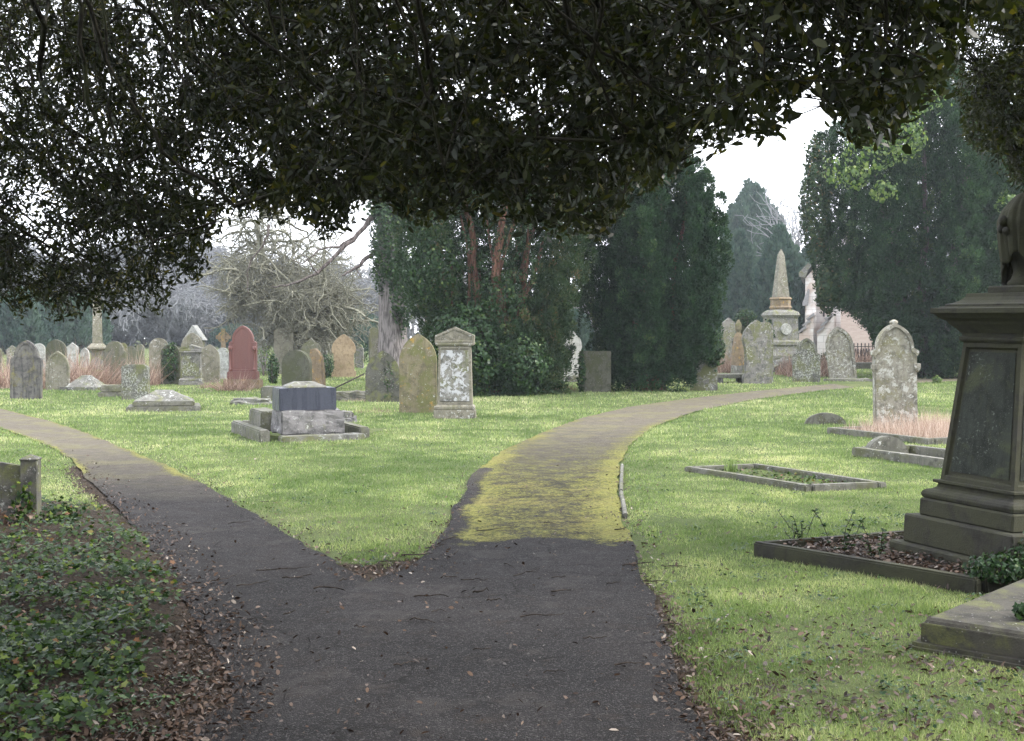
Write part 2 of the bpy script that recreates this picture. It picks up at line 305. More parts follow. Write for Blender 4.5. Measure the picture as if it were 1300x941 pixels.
y0 = 9.45; nz = (vnoise(xx*2.5, yy*2.5)-.5)*.9+(vnoise(xx*9, yy*9)-.5)*.5
mo = np.where(yy+nz > y0, .475-.11*np.clip((yy-13)/5, 0, 1)-.16*np.clip((yy-18)/9, 0, 1), -.6)
mo = np.where(yy+nz > y0, mo-.42*np.clip(1-(yy+nz-y0)/.55, 0, 1)**2, mo)
mo += np.where(yy+nz > y0, .17*np.exp(-(e/.30)**2)*(.3+1.3*vnoise(xx*1.7, yy*1.7))*np.clip((34-yy)/8, 0, 1), 0); mo -= np.where((yy < 15), .5*np.clip(1-e/.25, 0, 1)*(xx < .2), 0)
mo += np.where(yy+nz > y0, -.15*np.clip((yy-22)/10, 0, 1), 0)
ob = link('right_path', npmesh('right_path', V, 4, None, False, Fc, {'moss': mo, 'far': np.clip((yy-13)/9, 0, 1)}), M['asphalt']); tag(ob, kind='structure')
V, Fc, LA_, LB_, e = strip('b', PL_L, PL_R, .009)
yy = V[:, 1]; xx = V[:, 0]
mo = -.55+.86*np.clip((yy-11.5)/3.5, 0, 1)+.26*np.exp(-(e/.34)**2)*(.3+1.3*vnoise(xx*1.7, yy*1.7))*np.clip((yy-11.5)/2, 0, 1)
mo += .15*np.exp(-((xx+3.9)**2+(yy-14.2)**2)/1.2)-.04
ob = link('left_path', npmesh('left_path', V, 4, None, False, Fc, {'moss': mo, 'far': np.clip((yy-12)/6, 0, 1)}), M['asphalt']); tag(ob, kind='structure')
polyR = [tuple(p) for p in RA]+[tuple(p) for p in RB[::-1]]
polyL = [tuple(p) for p in LA_]+[tuple(p) for p in LB_[::-1]]
PRs = polyR[::6]; PLs = polyL[::6]
def on_path(X, Y): return pip(PRs, X, Y) | pip(PLs, X, Y)
def _outer(P, Q):
    P = np.array(P); m = (P[:-1]+P[1:])/2; k = ~pip(Q, m[:, 0], m[:, 1]); return [(tuple(P[i]), tuple(P[i+1])) for i in range(len(m)) if k[i]]
EDGES = _outer(PRs, PLs)+_outer(PLs, PRs)
def edge_d(X, Y):
    m = np.full(np.shape(X), 1e9)
    for (x1, y1), (x2, y2) in EDGES:
        dx, dy = x2-x1, y2-y1; t = np.clip(((X-x1)*dx+(Y-y1)*dy)/(dx*dx+dy*dy+1e-12), 0, 1); m = np.minimum(m, np.hypot(X-x1-t*dx, Y-y1-t*dy))
    return m
IVYBED = [G(*p) for p in [(-260, 690), (-60, 655), (60, 640), (150, 655), (190, 690), (228, 740), (236, 790), (205, 830), (190, 880), (150, 960), (-500, 1000)]]
# ------------------------------------------------------------------ ground
def ground():
    xs = np.r_[np.linspace(-245, -16, 26)[:-1], np.linspace(-16, 16, 181), np.linspace(16, 245, 26)[1:]]
    ys = np.r_[np.linspace(-25, 2, 10)[:-1], np.linspace(2, 36, 240), np.linspace(36, 245, 40)[1:]]
    X, Y = np.meshgrid(xs, ys, indexing='ij'); x = X.ravel(); y = Y.ravel(); ed = edge_d(x, y); onp = on_path(x, y)
    z = np.where(onp | (ed < .12), -.01, .0)+.035*(vnoise(x*.4, y*.4)-.5)*np.clip((ed-.3)/1.5, 0, 1)
    z = z+np.where(onp, 0, .028*np.clip((ed-.05)/.35, 0, 1))
    inivy = pip(IVYBED, x, y); z = z+np.where(inivy, .05*(vnoise(x*2, y*2)), 0)
    bare = -.3+np.where(x > .6, .45, .65)*np.exp(-ed/.16)*(y < 16)+.3*np.clip((8.6-y)/2.2, 0, 1)*(x > .6)+np.where(inivy, .9, 0)
    bare += .75*np.exp(-seg_dist([(-1.3, 4), G(240, 800), G(150, 650), G(100, 595)], x, y)/.25)*(x < -.8)
    bare += .45*np.exp(-((x+.75)**2+(y-8.6)**2)/.16)+.22*np.clip((10.5-y)/2.5, 0, 1)
    n, m = X.shape; i, j = np.meshgrid(np.arange(n-1), np.arange(m-1), indexing='ij'); b = (i*m+j).ravel(); Fq = np.stack([b, b+m, b+m+1, b+1], 1)
    o = link('ground', npmesh('ground', np.stack([x, y, z], 1), 4, None, True, Fq, {'bare': bare}), M['ground']); tag(o, kind='structure')
ground()
def gz(x, y):
    x = np.asarray(x, float); y = np.asarray(y, float); ed = edge_d(x, y)
    return .035*(vnoise(x*.4, y*.4)-.5)*np.clip((ed-.3)/1.5, 0, 1)+.028*np.clip((ed-.05)/.35, 0, 1)
def gz1(x, y): return float(gz(np.array([x]), np.array([y]))[0])
# ------------------------------------------------------------------ stone shapes
def profile(w, h, style):
    a = w/2
    def arc(a_, h0, rise, n=12):        # pointed arch when rise > a_, else ellipse
        if rise > a_*1.02:
            c = (rise*rise-a_*a_)/(2*a_); Rr = a_+c; t1 = math.asin(min(1, rise/Rr)); return [(Rr*math.cos(t1*i/n)-c, h0+Rr*math.sin(t1*i/n)) for i in range(n+1)]
        return [(a_*math.cos(PI/2*i/n), h0+rise*math.sin(PI/2*i/n)) for i in range(n+1)]
    if style == 'round': p = [(a, 0)]+arc(a, h-a, a)
    elif style == 'gothic': p = [(a, 0)]+arc(a, h-a*1.45, a*1.45)
    elif style == 'lancet': p = [(a, 0)]+arc(a, h-a*1.9, a*1.9)
    elif style == 'segment': p = [(a, 0)]+arc(a, h-a*.32, a*.32)
    elif style == 'peak': p = [(a, 0), (a, h-a*.75), (0, h)]
    elif style == 'flat': p = [(a, 0), (a, h-.02), (a-.02, h), (0, h)]
    elif style == 'scoop': p = [(a, 0), (a, h-a*.2), (a*.93, h-a*.13), (a*.86, h-a*.12), (a*.8, h-a*.05), (a*.6, h), (0, h+.005)]
    elif style == 'shoulder':
        s = a*.80; k = h-s-a*.16; p = [(a, 0), (a, k), (a*.97, k+a*.09), (a*.88, k+a*.12), (s, k+a*.14)]+arc(s, h-s, s)[1:]
    elif style == 'shouldergothic':
        s = a*.78; k = h-s*1.35-a*.30; p = [(a, 0), (a, k), (a*.99, k+a*.12), (a*.9, k+a*.2), (s*1.02, k+a*.22), (s, k+a*.28)]+arc(s, h-s*1.35, s*1.35)[1:]
    elif style == 'notched':
        s = a; k = h-s*1.1; p = [(a*.86, 0), (a*.86, k*.93), (a*1.0, k*.95), (a, k)]+arc(s, k, h-k)[1:]
    elif style == 'ogee':
        k = h-a*1.3; p = [(a, 0), (a, k), (a*.98, k+a*.25), (a*.86, k+a*.5), (a*.64, k+a*.68), (a*.4, k+a*.82), (a*.2, k+a*1.02), (a*.07, k+a*1.2), (0, h)]
    elif style == 'waist':
        k = h-a*1.5; p = [(a, 0), (a, h*.12), (a*.86, h*.17), (a*.82, h*.4), (a*.84, h*.55), (a*.94, k*.98), (a, k+a*.15), (a*.98, k+a*.4), (a*.85, k+a*.75), (a*.62, k+a*1.05), (a*.35, k+a*1.3), (0, h)]
    elif style == 'semi': p = [(a, 0)]+arc(a, 0, h)[1:]
    elif style == 'broken': p = [(a, 0), (a*.85, h*.3), (a*.7, h*.55), (a*.55, h*.8), (a*.2, h*.93), (-a*.1, h)]
    else: p = [(a, 0), (a, h), (0, h)]
    L_ = [(-x, y) for x, y in reversed(p[:-1])]
    if style == 'broken': L_ = [(-a*.5, h*.97), (-a*.55, h*.5), (-a*.6, 0)]
    q = p+L_; out = [q[0]]
    for v in q[1:]:
        if math.hypot(v[0]-out[-1][0], v[1]-out[-1][1]) > 1e-4: out.append(v)
    return out
def slab_bm(outline, t, recess=0, inset=.06, bev=.012, jit=.004, sink=.06):
    bm = bmesh.new(); vs = [bm.verts.new((x, -t/2, y if y > 1e-6 else -sink)) for x, y in outline]; f = bm.faces.new(vs)
    r = bmesh.ops.extrude_face_region(bm, geom=[f]); nv = [g for g in r['geom'] if isinstance(g, bmesh.types.BMVert)]
    bmesh.ops.translate(bm, vec=(0, t, 0), verts=nv); bmesh.ops.recalc_face_normals(bm, faces=bm.faces)
    rim = [e for e in bm.edges if len(e.link_faces) == 2 and (abs(e.verts[0].co.y-e.verts[1].co.y) < 1e-6)]
    bmesh.ops.bevel(bm, geom=rim, offset=bev, segments=2, affect='EDGES', clamp_overlap=True)
    if recess:
        fr = max([f for f in bm.faces if f.normal.y < -.9], key=lambda f: f.calc_area())
        bmesh.ops.inset_individual(bm, faces=[fr], thickness=inset, depth=0); bmesh.ops.inset_individual(bm, faces=[fr], thickness=.008, depth=-recess)
    for v in bm.verts:
        n = mn.noise_vector(v.co*3.1+Vector((t*50, 0, 0))); v.co += n*jit
    return bm
def box_bm(w, d, h, bev=.01, z0=0, jit=0, bm=None, x=0, y=0, cuts=0):
    b = bmesh.new(); bmesh.ops.create_cube(b, size=1)
    for v in b.verts: v.co = Vector((v.co.x*w+x, v.co.y*d+y, (v.co.z+.5)*h+z0))
    if bev: bmesh.ops.bevel(b, geom=b.edges[:], offset=bev, segments=2, affect='EDGES')
    if cuts: bmesh.ops.subdivide_edges(b, edges=b.edges[:], cuts=cuts, use_grid_fill=True)
    if jit:
        for v in b.verts: v.co += mn.noise_vector(v.co*5)*jit+mn.noise_vector(v.co*17)*jit*.4
    if bm is None: return b
    me = bpy.data.meshes.new('t'); b.to_mesh(me); b.free(); bm.from_mesh(me); bpy.data.meshes.remove(me); return bm
def stack_bm(rings, n=4, rot=PI/4, jit=0):
    """rings (z, half width): a stack of square or octagonal courses"""
    bm = bmesh.new(); prev = None; k = 1/math.cos(PI/n)
    for z, a in rings:
        cur = [bm.verts.new((a*k*math.cos(rot+2*PI*i/n), a*k*math.sin(rot+2*PI*i/n), z)) for i in range(n)]
        if prev:
            for i in range(n): bm.faces.new((prev[i], prev[(i+1) % n], cur[(i+1) % n], cur[i]))
        else: bm.faces.new(cur[::-1])
        prev = cur
    bm.faces.new(prev)
    return bm
def soften(bm, off=.008):
    bmesh.ops.recalc_face_normals(bm, faces=bm.faces)
    es = [e for e in bm.edges if len(e.link_faces) == 2 and e.calc_face_angle(0) > .5]; bmesh.ops.bevel(bm, geom=es, offset=off, segments=1, affect='EDGES', clamp_overlap=True); return bm
def place(px, py): x, y = G(px, py); return x, y
FOOT = []          # discs kept free of grass
def stone_at(name, x0, x1, top, base, style, mat, label, cat='gravestone', yaw=0, roll=0, lean=0, t=.10, plinth=0, recess=0, inset=.06, group=None, bev=.012, pm=None):
    """an upright stone: x0..x1, top and base are read off the photo, size follows from the distance of its foot"""
    cx = (x0+x1)/2; x, y = G(cx, base); w = (x1-x0)*y/F0; h = (base-top)*y/F0; z = gz1(x, y)
    th = empty(name, (x, y, z-.01), rot=(R(lean), R(roll), R(yaw))); tag(th, label, cat, group)
    w = max(.15, (w-t*abs(math.sin(R(yaw))))/max(.5, math.cos(R(yaw)))); z0 = 0
    if plinth:
        bobj('plinth', box_bm(w*1.0, t*2.2, plinth+.05, .012, -.05, .004), pm or mat, th); z0 = plinth; w *= .86
    o = bobj('slab', slab_bm(profile(w, h-z0, style), t, recess, inset, bev, sink=(0 if plinth else .06)), mat, th); o.location.z = z0
    FOOT.append((x, y, w*.55, t+.05)); return th, w, h, t
MGRP = 'weathered headstones across the lawn'
def ivy_cloud(name, parent, c, rad, n, size=.06, shape='ivy', mat='ivyleaf', zmin=None, flat=1.0, up=.3):
    d = rnd_dirs(n); rr = RNG.uniform(.55, 1.0, n)**.5; lump = 1+.25*np.sin(d[:, 0]*7+d[:, 2]*5)*np.cos(d[:, 1]*6+c[0])
    P = np.array(c)+d*np.array(rad)*(rr*lump)[:, None]
    if zmin is not None: P[:, 2] = np.maximum(P[:, 2], zmin+RNG.uniform(0, .05, n))
    N = unit(d*np.array([1, 1, flat])+RNG.normal(0, .5, (n, 3))); Dr = unit(np.cross(N, rnd_dirs(n))-np.array([0, 0, .3]))
    me = leaf_mesh(name, P, Dr, N, RNG.uniform(.6, 1.2, n)*size, RNG.uniform(.6, 1.1, n)*size, shape, np.clip(RNG.normal(.5, .25, n), 0, 1))
    return link(name, me, M[mat], parent)
# ------------------------------------------------------------------ headstones, left field
A_ = stone_at
A_('gravestone', 14, 53, 433, 508, 'shouldergothic', M['streak'], 'tall grey shouldered headstone with yellow streak, at left beside path', yaw=6, roll=1, t=.16, plinth=0, recess=.015)
A_('gravestone', 58, 89, 446, 496, 'gothic', M['buff'], 'pale pointed headstone with raised rim, right of the yellow-streaked stone', yaw=-4, t=.1, recess=.02, inset=.05)
A_('gravestone', 58, 86, 432, 484, 'round', M['darkgreen'], 'dark round-topped headstone behind the pale pointed stone', t=.1, yaw=-8)
A_('gravestone', 85, 100, 436, 479, 'peak', M['pale'], 'small light grey peaked headstone behind dark round one', t=.1)
A_('gravestone', 42, 58, 437, 476, 'round', M['pale'], 'small pale round headstone far behind the yellow-streaked one', t=.1)
A_('gravestone', 9, 23, 439, 476, 'peak', M['grey'], 'grey pointed headstone at the far left, half hidden', t=.1, yaw=10)
A_('gravestone', -12, 3, 441, 480, 'round', M['green'], 'greenish round headstone cut by the left edge', t=.1)
A_('gravestone', 131, 161, 434, 488, 'shoulder', M['green'], 'green-grey round-shouldered headstone right of the stone column', yaw=-5, t=.12)
A_('gravestone', 150, 162, 436, 474, 'round', M['ochre'], 'orange-lichened small headstone peeping out behind the round-shouldered one', t=.1)
A_('gravestone', 162, 172, 440, 472, 'round', M['green'], 'little mossy headstone beside the orange-lichened one', t=.1)
A_('gravestone', 190, 214, 430, 486, 'round', M['buff'], 'olive round headstone just left of the ivy-clad stone', yaw=5, t=.12)
t_, w, h, tt = A_('gravestone', 205, 229, 438, 489, 'round', M['darkgreen'], 'headstone smothered in dark ivy beside pedimented stone', t=.14)
ivy_cloud('ivy', t_, (0, -.05, h*.55), (w*.42, .2, h*.5), 900, .07, zmin=.1)
A_('gravestone', 230, 259, 423, 478, 'gothic', M['buff'], 'large olive arched headstone behind the pedimented speckled one', t=.12)
A_('gravestone', 254, 279, 438, 487, 'gothic', M['buff'], 'plain greenish arched headstone between pedimented stone and red granite', t=.12, yaw=4)
A_('gravestone', 276, 293, 442, 482, 'round', M['pale'], 'light lichened round headstone touching the red granite stone', t=.1, yaw=-15, roll=-3)
A_('gravestone', 326, 342, 431, 472, 'round', M['pale'], 'small white round headstone right behind red granite stone', t=.1)
A_('gravestone', 348, 373, 417, 476, 'segment', M['buff'], 'tall green flat-arched headstone in front of bare tree trunk', t=.12)
A_('gravestone', 383, 407, 429, 478, 'ogee', M['green'], 'mossy headstone with ogee point behind the brown broken stone', t=.12)
A_('gravestone', 405, 416, 435, 465, 'peak', M['pale'], 'tiny white headstone between ogee stone and tan headstone', t=.1)
A_('gravestone', 421, 452, 425, 480, 'waist', M['tan'], 'tan sandstone headstone with narrow waist standing alone', t=.14, yaw=3)
A_('gravestone', 468, 481, 416, 482, 'round', M['green'], 'narrow dark-edged headstone left of the big grey trunk', t=.14, yaw=20)
A_('gravestone', 473, 505, 426, 484, 'shoulder', M['buff'], 'yellow-green lichened shouldered headstone before the big grey trunk', t=.12)
t_, w, h, tt = A_('gravestone', 464, 508, 446, 512, 'gothic', M['dspeck'], 'dark speckled arched headstone with ivy trailing down its front', t=.13, yaw=3)
ivy_cloud('ivy', t_, (.14, -.08, h*.42), (.12, .03, h*.4), 70, .045)
A_('gravestone', 507, 555, 426, 526.5, 'gothic', M['ochre'], 'large pointed headstone stained orange beside white pedestal stone', t=.15, yaw=-3, bev=.02)
# pedimented stones: body, cornice, cap and plinth are parts
def pedimented(x0, x1, top, base, mb, mp, label, yaw=0, capk=.16, t=.3):
    cx = (x0+x1)/2; x, y = G(cx, base); w = (x1-x0)*y/F0; h = (base-top)*y/F0; th = empty('gravestone', (x, y+.1, gz1(x, y)-.01), R(yaw)); tag(th, label, 'gravestone')
    pl = h*.1; ch = h*.21; bw = w*.84
    bobj('plinth', box_bm(w, t*1.35, pl+.05, .02, -.05, .006), mb, th)
    bobj('base_moulding', soften(stack_scaled([(pl, .96), (pl+.05, .96), (pl+.09, .86)], w/2, t*.6)), mb, th)
    b = slab_bm([(bw/2, 0), (bw*.46, h-pl-.09-ch), (-bw*.46, h-pl-.09-ch), (-bw/2, 0)], t*.85, .018, .05, .012, sink=0); o = bobj('slab', b, mb, th); o.location.z = pl+.088
    fw = bw*.84; fh = h-pl-.09-ch-.14; o = bobj('inscription_panel', slab_bm([(fw/2, 0.001), (fw*.47, fh), (-fw*.47, fh), (-fw/2, 0.001)], .012, bev=.003, sink=0), mp, th); o.location = (0, -t*.425+.008, pl+.155)
    z = h-ch; bobj('cornice', soften(stack_scaled([(z-.002, .84), (z+.025, .93), (z+.06, .93)], w/2, t*.55)), mb, th)
    o = bobj('pediment', slab_bm([(w*.47, 0), (w*.47, ch*.38), (0, ch-.06), (-w*.47, ch*.38), (-w*.47, 0)], t*1.0, .012, .035, .012, sink=0), mb, th); o.location.z = z+.058
    FOOT.append((x, y, w*.6, t)); return th
def stack_scaled(rings, hx, hy):
    bm = stack_bm([(z, 1.0*a) for z, a in rings]);
    for v in bm.verts: v.co.x *= hx; v.co.y = v.co.y*hy
    return bm
pedimented(551, 604, 416, 533, M['buff'], M['white'], 'pedimented pedestal headstone with white flaking panel, in front of big yew', yaw=-2)
pedimented(227, 257, 438, 490, M['grey'], M['speck'], 'small pedimented headstone with speckled grey panel, beside ivy-clad stone', yaw=4, t=.3)
# gabled white monument far left
x, y = G(248, 472); th = tag(empty('gabled_monument', (x, y, 0)), 'white gabled monument rising behind the large olive arched headstone', 'monument'); k = y/F0
bobj('shaft', soften(stack_bm([(0, .45), (.3, .45), (.3, .36), (40*k, .34)])), M['grey'], th)
o = bobj('gabled_cap', slab_bm([(13*k, 0), (0, 19*k), (-13*k, 0)], .8, sink=0), M['pale'], th); o.location.z = 40*k
# red granite headstone with side columns
x, y = G(309, 495); k = y/F0; th = tag(empty('gravestone', (x, y, -.01), R(-3)), 'red granite headstone with rounded head and side colonnettes', 'gravestone')
bobj('plinth', box_bm(46*k, .5, 14*k, .03, 0, .01), M['brown'], th); bobj('base_block', box_bm(38*k, .36, 10*k, .02, 14*k-.001), M['red'], th)
hh = (495-413)*k-24*k; w = 35*k
o = bobj('slab', slab_bm(profile(w, hh, 'shouldergothic'), .17, .012, .05, sink=0, jit=.001), M['red'], th); o.location.z = 24*k
for s in (-1, 1):
    bobj('colonnette', soften(stack_bm([(24*k, .05), (24*k+.08, .05), (24*k+.1, .032), (24*k+hh*.45, .032), (24*k+hh*.47, .055), (24*k+hh*.55, .055)], 8, 0), .004), M['red'], th, True).location = (s*w*.44, -.1, 0)
# ringed cross and plain crosses
def cross(px, top, base, armw, mat, label, ring=False, ivy=0, roll=0, name='stone_cross'):
    x, y = G(px, base); k = y/F0; h = (base-top)*k; a = armw*k/2; th = tag(empty(name, (x, y, -.01), rot=(0, R(roll), R(8))), label, 'cross'); sw = a*.30
    bobj('plinth', soften(stack_bm([(0, a*.95), (.18, a*.95), (.18, a*.7), (.4, a*.62)])), mat, th)
    cz = h-a*1.15
    bm = stack_bm([(.398, sw*1.2), (h, sw*.85)]); bobj('shaft', soften(bm), mat, th)
    b = box_bm(a*2, sw*1.5, sw*1.7, .01, cz-sw*.85); bobj('arm', b, mat, th)
    if ring:
        bm = bmesh.new(); n = 24; rings = []
        for i in range(n):
            an = 2*PI*i/n; rr = (a*.78, a*.56); rings.append([bm.verts.new((r_*math.cos(an), yy_, cz+r_*math.sin(an))) for r_, yy_ in ((rr[0], -sw*.5), (rr[0], sw*.5), (rr[1], sw*.5), (rr[1], -sw*.5))])
        for i in range(n):
            for j in range(4): bm.faces.new((rings[i][j], rings[i][(j+1) % 4], rings[(i+1) % n][(j+1) % 4], rings[(i+1) % n][j]))
        bobj('ring', bm, mat, th)
    if ivy: ivy_cloud('ivy', th, (0, 0, h*.55), (a*.3, a*.3, h*.42), ivy, .09)
    return th
cross(284, 417, 476, 19, M['brown'], 'brown ringed stone cross standing behind the red granite headstone', True)
cross(1086, 394, 457, 19, M['green'], 'plain stone cross wrapped in ivy in front of the pink wall', False, 350)
# stone column monument at the far left
x, y = G(124, 470); k = y/F0; th = tag(empty('column_monument', (x, y, 0), R(20)), 'tall tapering stone column on a capped pedestal in left field', 'monument')
bobj('pedestal', soften(stack_bm([(0, 10*k), (6*k, 10*k), (6*k, 8*k), (25*k, 7.5*k)])), M['grey'], th)
bobj('cap', soften(stack_bm([(25*k-.002, 8*k), (27*k, 12.5*k), (29*k, 12.5*k), (34*k, 7*k)])), M['buff'], th)
bobj('shaft', soften(stack_bm([(34*k-.003, 6.2*k), (110*k, 4.4*k), (116*k, 0.3*k)])), M['buff'], th)
# low tombs of the left field
def coped(x0, x1, top, base, yaw, mat, label, steps=2, name='coped_grave', L=None):
    cx = (x0+x1)/2; x, y = G(cx, base-(base-top)*.25); k = y/F0; w = (x1-x0)*k/2; h = (base-top)*k*1.0
    th = tag(empty(name, (x, y, -.02), R(yaw)), label, 'tomb'); d = L or w*.8
    h1 = h*.26
    bobj('base_slab', box_bm(2*w, 2*d, h1+.02, .02, 0, .012, cuts=2), mat, th)
    if steps > 1: bobj('step', box_bm(2*w*.84, 2*d*.84, h1*.9, .02, h1+.018, .008, cuts=2), mat, th)
    z0 = h1+.018+(h1*.88 if steps > 1 else 0); bm = bmesh.new(); a, b_ = w*.8, d*.8
    lo = [bm.verts.new((sx*a, sy*b_, z0)) for sx, sy in ((-1, -1), (1, -1), (1, 1), (-1, 1))]; hi = [bm.verts.new((sx*a*.28, sy*b_*.12, h)) for sx, sy in ((-1, -1), (1, -1), (1, 1), (-1, 1))]
    for i in range(4): bm.faces.new((lo[i], lo[(i+1) % 4], hi[(i+1) % 4], hi[i]))
    bm.faces.new(hi); bm.faces.new(lo[::-1]); bmesh.ops.subdivide_edges(bm, edges=bm.edges[:], cuts=3, use_grid_fill=True)
    for v in bm.verts: v.co += mn.noise_vector(v.co*4)*.02
    bobj('coped_lid', bm, M['slabwhite'] if steps > 1 else mat, th); FOOT.append((x, y, w*.95, d*.9)); return th
coped(164, 253, 501, 528, 14, M['kerb'], 'low hipped tomb slab on two steps, alone on the left lawn', L=.62)
coped(84, 136, 481, 501, -6, M['slabwhite'], 'low hipped grave mound among brambles left of the scroll-top stone', 1, L=.5)
A_('gravestone', 155, 190, 464, 509.5, 'scoop', M['speck'], 'squat square headstone with scooped shoulders and heavy lichen', yaw=-4, t=.16)
th = tag(empty('stone_block', (*G(143, 505), 0), R(5)), 'low mossy stone block left of the squat scooped headstone', 'block')
bobj('lower_course', box_bm(.62, .5, .16, .02, -.02, .012, cuts=2), M['kerb'], th); bobj('upper_course', box_bm(.5, .42, .18, .03, .138, .015, cuts=2), M['green'], th)
o = bobj('fallen_stone', box_bm(.95, .35, .22, .06, -.05, .05, cuts=3), M['slabwhite']); o.location = (*G(320, 516), 0); o.rotation_euler = (.05, .03, R(-12)); tag(o, 'pale fallen stone lying on grass left of green headstone', 'stone')
# green headstone on a long plinth behind the slate tomb
t_, w, h, tt = A_('gravestone', 357, 397, 445, 505, 'round', M['darkgreen'], 'thick dark green round headstone standing behind the slate-coloured tomb', yaw=-16, t=.2, bev=.02)
x, y = G(366, 510); o = bobj('grave_plinth', box_bm(60*y/F0, .55, 21*y/F0, .02, -.02, .01, cuts=2), M['kerb']); o.location = (x, y-.15, 0); o.rotation_euler.z = R(-3); tag(o, 'mossy stone plinth at foot of the dark green round headstone', 'plinth')
A_('gravestone', 384, 414, 443, 494, 'broken', M['brown'], 'jagged brown broken stone leaning beside the green round headstone', yaw=-10, t=.25, roll=4)
# slate tomb
x, y = G(388, 563); k = y/F0; th = tag(empty('chest_tomb', (x+.03, y+.22, gz1(x, y)-.01), R(23)), 'stepped tomb with polished slate-blue block on rough grey stone', 'tomb')
yy0 = -.25
bobj('front_slab', box_bm(108*k, .30, 9*k, .015, -.01, .012, cuts=3), M['slabwhite'], th).location = (.12, yy0-.02, 0)
bobj('rough_block', box_bm(83*k, .62, 31*k, .02, 8*k, .03, cuts=5), M['rock'], th).location = (0, yy0+.36, 0)
bobj('polished_block', box_bm(74*k, .5, 29*k, .012, 38.5*k), M['slate'], th).location = (-.06, yy0+.36, 0)
bm = stack_bm([(67.4*k, .98), (70*k, .9), (75*k, .45)]); [setattr(v.co, 'x', v.co.x*26*k) or setattr(v.co, 'y', v.co.y*.23) for v in bm.verts]
bobj('coped_lid', soften(bm), M['slabwhite'], th).location = (-.06, yy0+.36, 0)
bobj('kerb', box_bm(.16, 2.2, .2, .02, -.02, .008, cuts=2), M['kerb'], th).location = (-.72, yy0+1.12, 0)
bobj('kerb', box_bm(.16, 2.2, .2, .02, -.02, .008, cuts=2), M['kerb'], th).location = (.78, yy0+1.14, 0)
bobj('kerb', box_bm(1.34, .16, .2, .02, -.02, .008, cuts=2), M['kerb'], th).location = (.03, yy0+2.15, 0)
bobj('side_wing', box_bm(.3, .9, .30, .02, .1, .01, cuts=2), M['kerb'], th).location = (-.45, yy0+1.3, 0)
bobj('side_wing', box_bm(.3, .5, .46, .02, .1, .01, cuts=2), M['grey'], th).location = (.42, yy0+1.1, 0)
for i in range(6): FOOT.append((x+.1*i-.3, y+.2+.35*i, .75, .35))
o = bobj('fallen_stone', box_bm(.55, .4, .26, .08, -.05, .06, cuts=4), M['rock']); o.location = (*G(433, 538), 0); tag(o, 'rough grey lump of stone right behind the slate-coloured tomb', 'stone')
o = bobj('fallen_stone', box_bm(.95, .45, .30, .05, -.06, .05, cuts=4), M['kerb']); o.location = (*G(448, 510), 0); o.rotation_euler.z = .1; tag(o, 'broken kerb block in dry grass left of the speckled arched stone', 'stone')
# ------------------------------------------------------------------ stones round the yews
A_('gravestone', 706, 737, 420, 484, 'waist', M['pale'], 'pale tall headstone in the gap between the two yews', t=.14, roll=3, yaw=15)
t_, w, h, tt = A_('gravestone', 735, 776, 447, 499.5, 'flat', M['darkgreen'], 'dark square headstone under the left side of columnar yew', t=.18, yaw=-6)
ivy_cloud('ivy', t_, (-w*.42, -.08, h*.5), (.1, .12, h*.5), 420, .08)
A_('gravestone', 794, 810, 478, 495, 'round', M['speck'], 'tiny lichened footstone under the columnar yew', t=.1)
t_, w, h, tt = A_('gravestone', 876, 911, 432, 497, 'gothic', M['grey'], 'grey headstone half wrapped in ivy at right foot of columnar yew', t=.14, yaw=-8)
ivy_cloud('ivy', t_, (.25, -.1, h*.82), (w*.38, .16, h*.34), 900, .09)
o = bobj('table_slab', box_bm(.9, .5, .22, .03, 0, .02, cuts=2), M['slabwhite']); o.location = (*G(722, 486), 0); tag(o, 'low whitish slab at foot of the pale headstone between yews', 'slab')
# ------------------------------------------------------------------ right field
A_('gravestone', 915, 934, 404, 466, 'peak', M['grey'], 'far grey pointed headstone left of the obelisk, behind railings', t=.14, yaw=20)
th = tag(empty('weathered_pillar', (*G(937, 482), 0), R(10)), 'orange weathered pillar with knobbed top beside big grey ogee headstone', 'pillar'); k = G(937, 482)[1]/F0
bobj('plinth', soften(stack_bm([(0, 9*k), (5*k, 9*k), (5*k, 7.5*k), (18*k, 7*k)])), M['slabwhite'], th); bobj('shaft', soften(stack_bm([(18*k-.002, 6.8*k), (40*k, 6.3*k), (54*k, 4.5*k), (60*k, 2.2*k)])), M['brown'], th)
bobj('knob', soften(stack_bm([(59*k, 2*k), (64*k, 4*k), (70*k, 4*k), (76*k, 1.2*k)], 8)), M['ochre'], th)
A_('gravestone', 961, 981, 409, 486, 'round', M['grey'], 'round-topped grey headstone hidden behind the big ogee one', t=.14)
t_, w, h, tt = A_('gravestone', 942, 980, 407, 488, 'waist', M['grey'], 'big grey ogee headstone with pale flaked patch on far right lawn', t=.2, yaw=6, roll=-1, bev=.02)
t_, w, h, tt = A_('gravestone', 936, 955, 402, 472, 'round', M['darkgreen'], 'headstone crowned with an ivy tuft behind the orange pillar', t=.14)
ivy_cloud('ivy', t_, (0, 0, h*.95), (.42, .3, .4), 500, .1)
o = bobj('table_slab', box_bm(33*.0225*1.6, .8, .12, .02, .18, .01), M['kerb']); th = tag(empty('table_tomb', (*G(926, 487), 0), R(2)), 'low table slab on stone legs left of the big ogee headstone', 'tomb'); o.parent = th
for s in (-1, 1): bobj('support', box_bm(.25, .6, .2, .02, -.01, .01), M['rock'], th).location = (s*.38, 0, 0)
A_('gravestone', 1006, 1041, 430, 486, 'shouldergothic', M['speck'], 'short carved shouldered headstone spotted with lichen by far path', yaw=-8, t=.16, recess=.02, bev=.016)
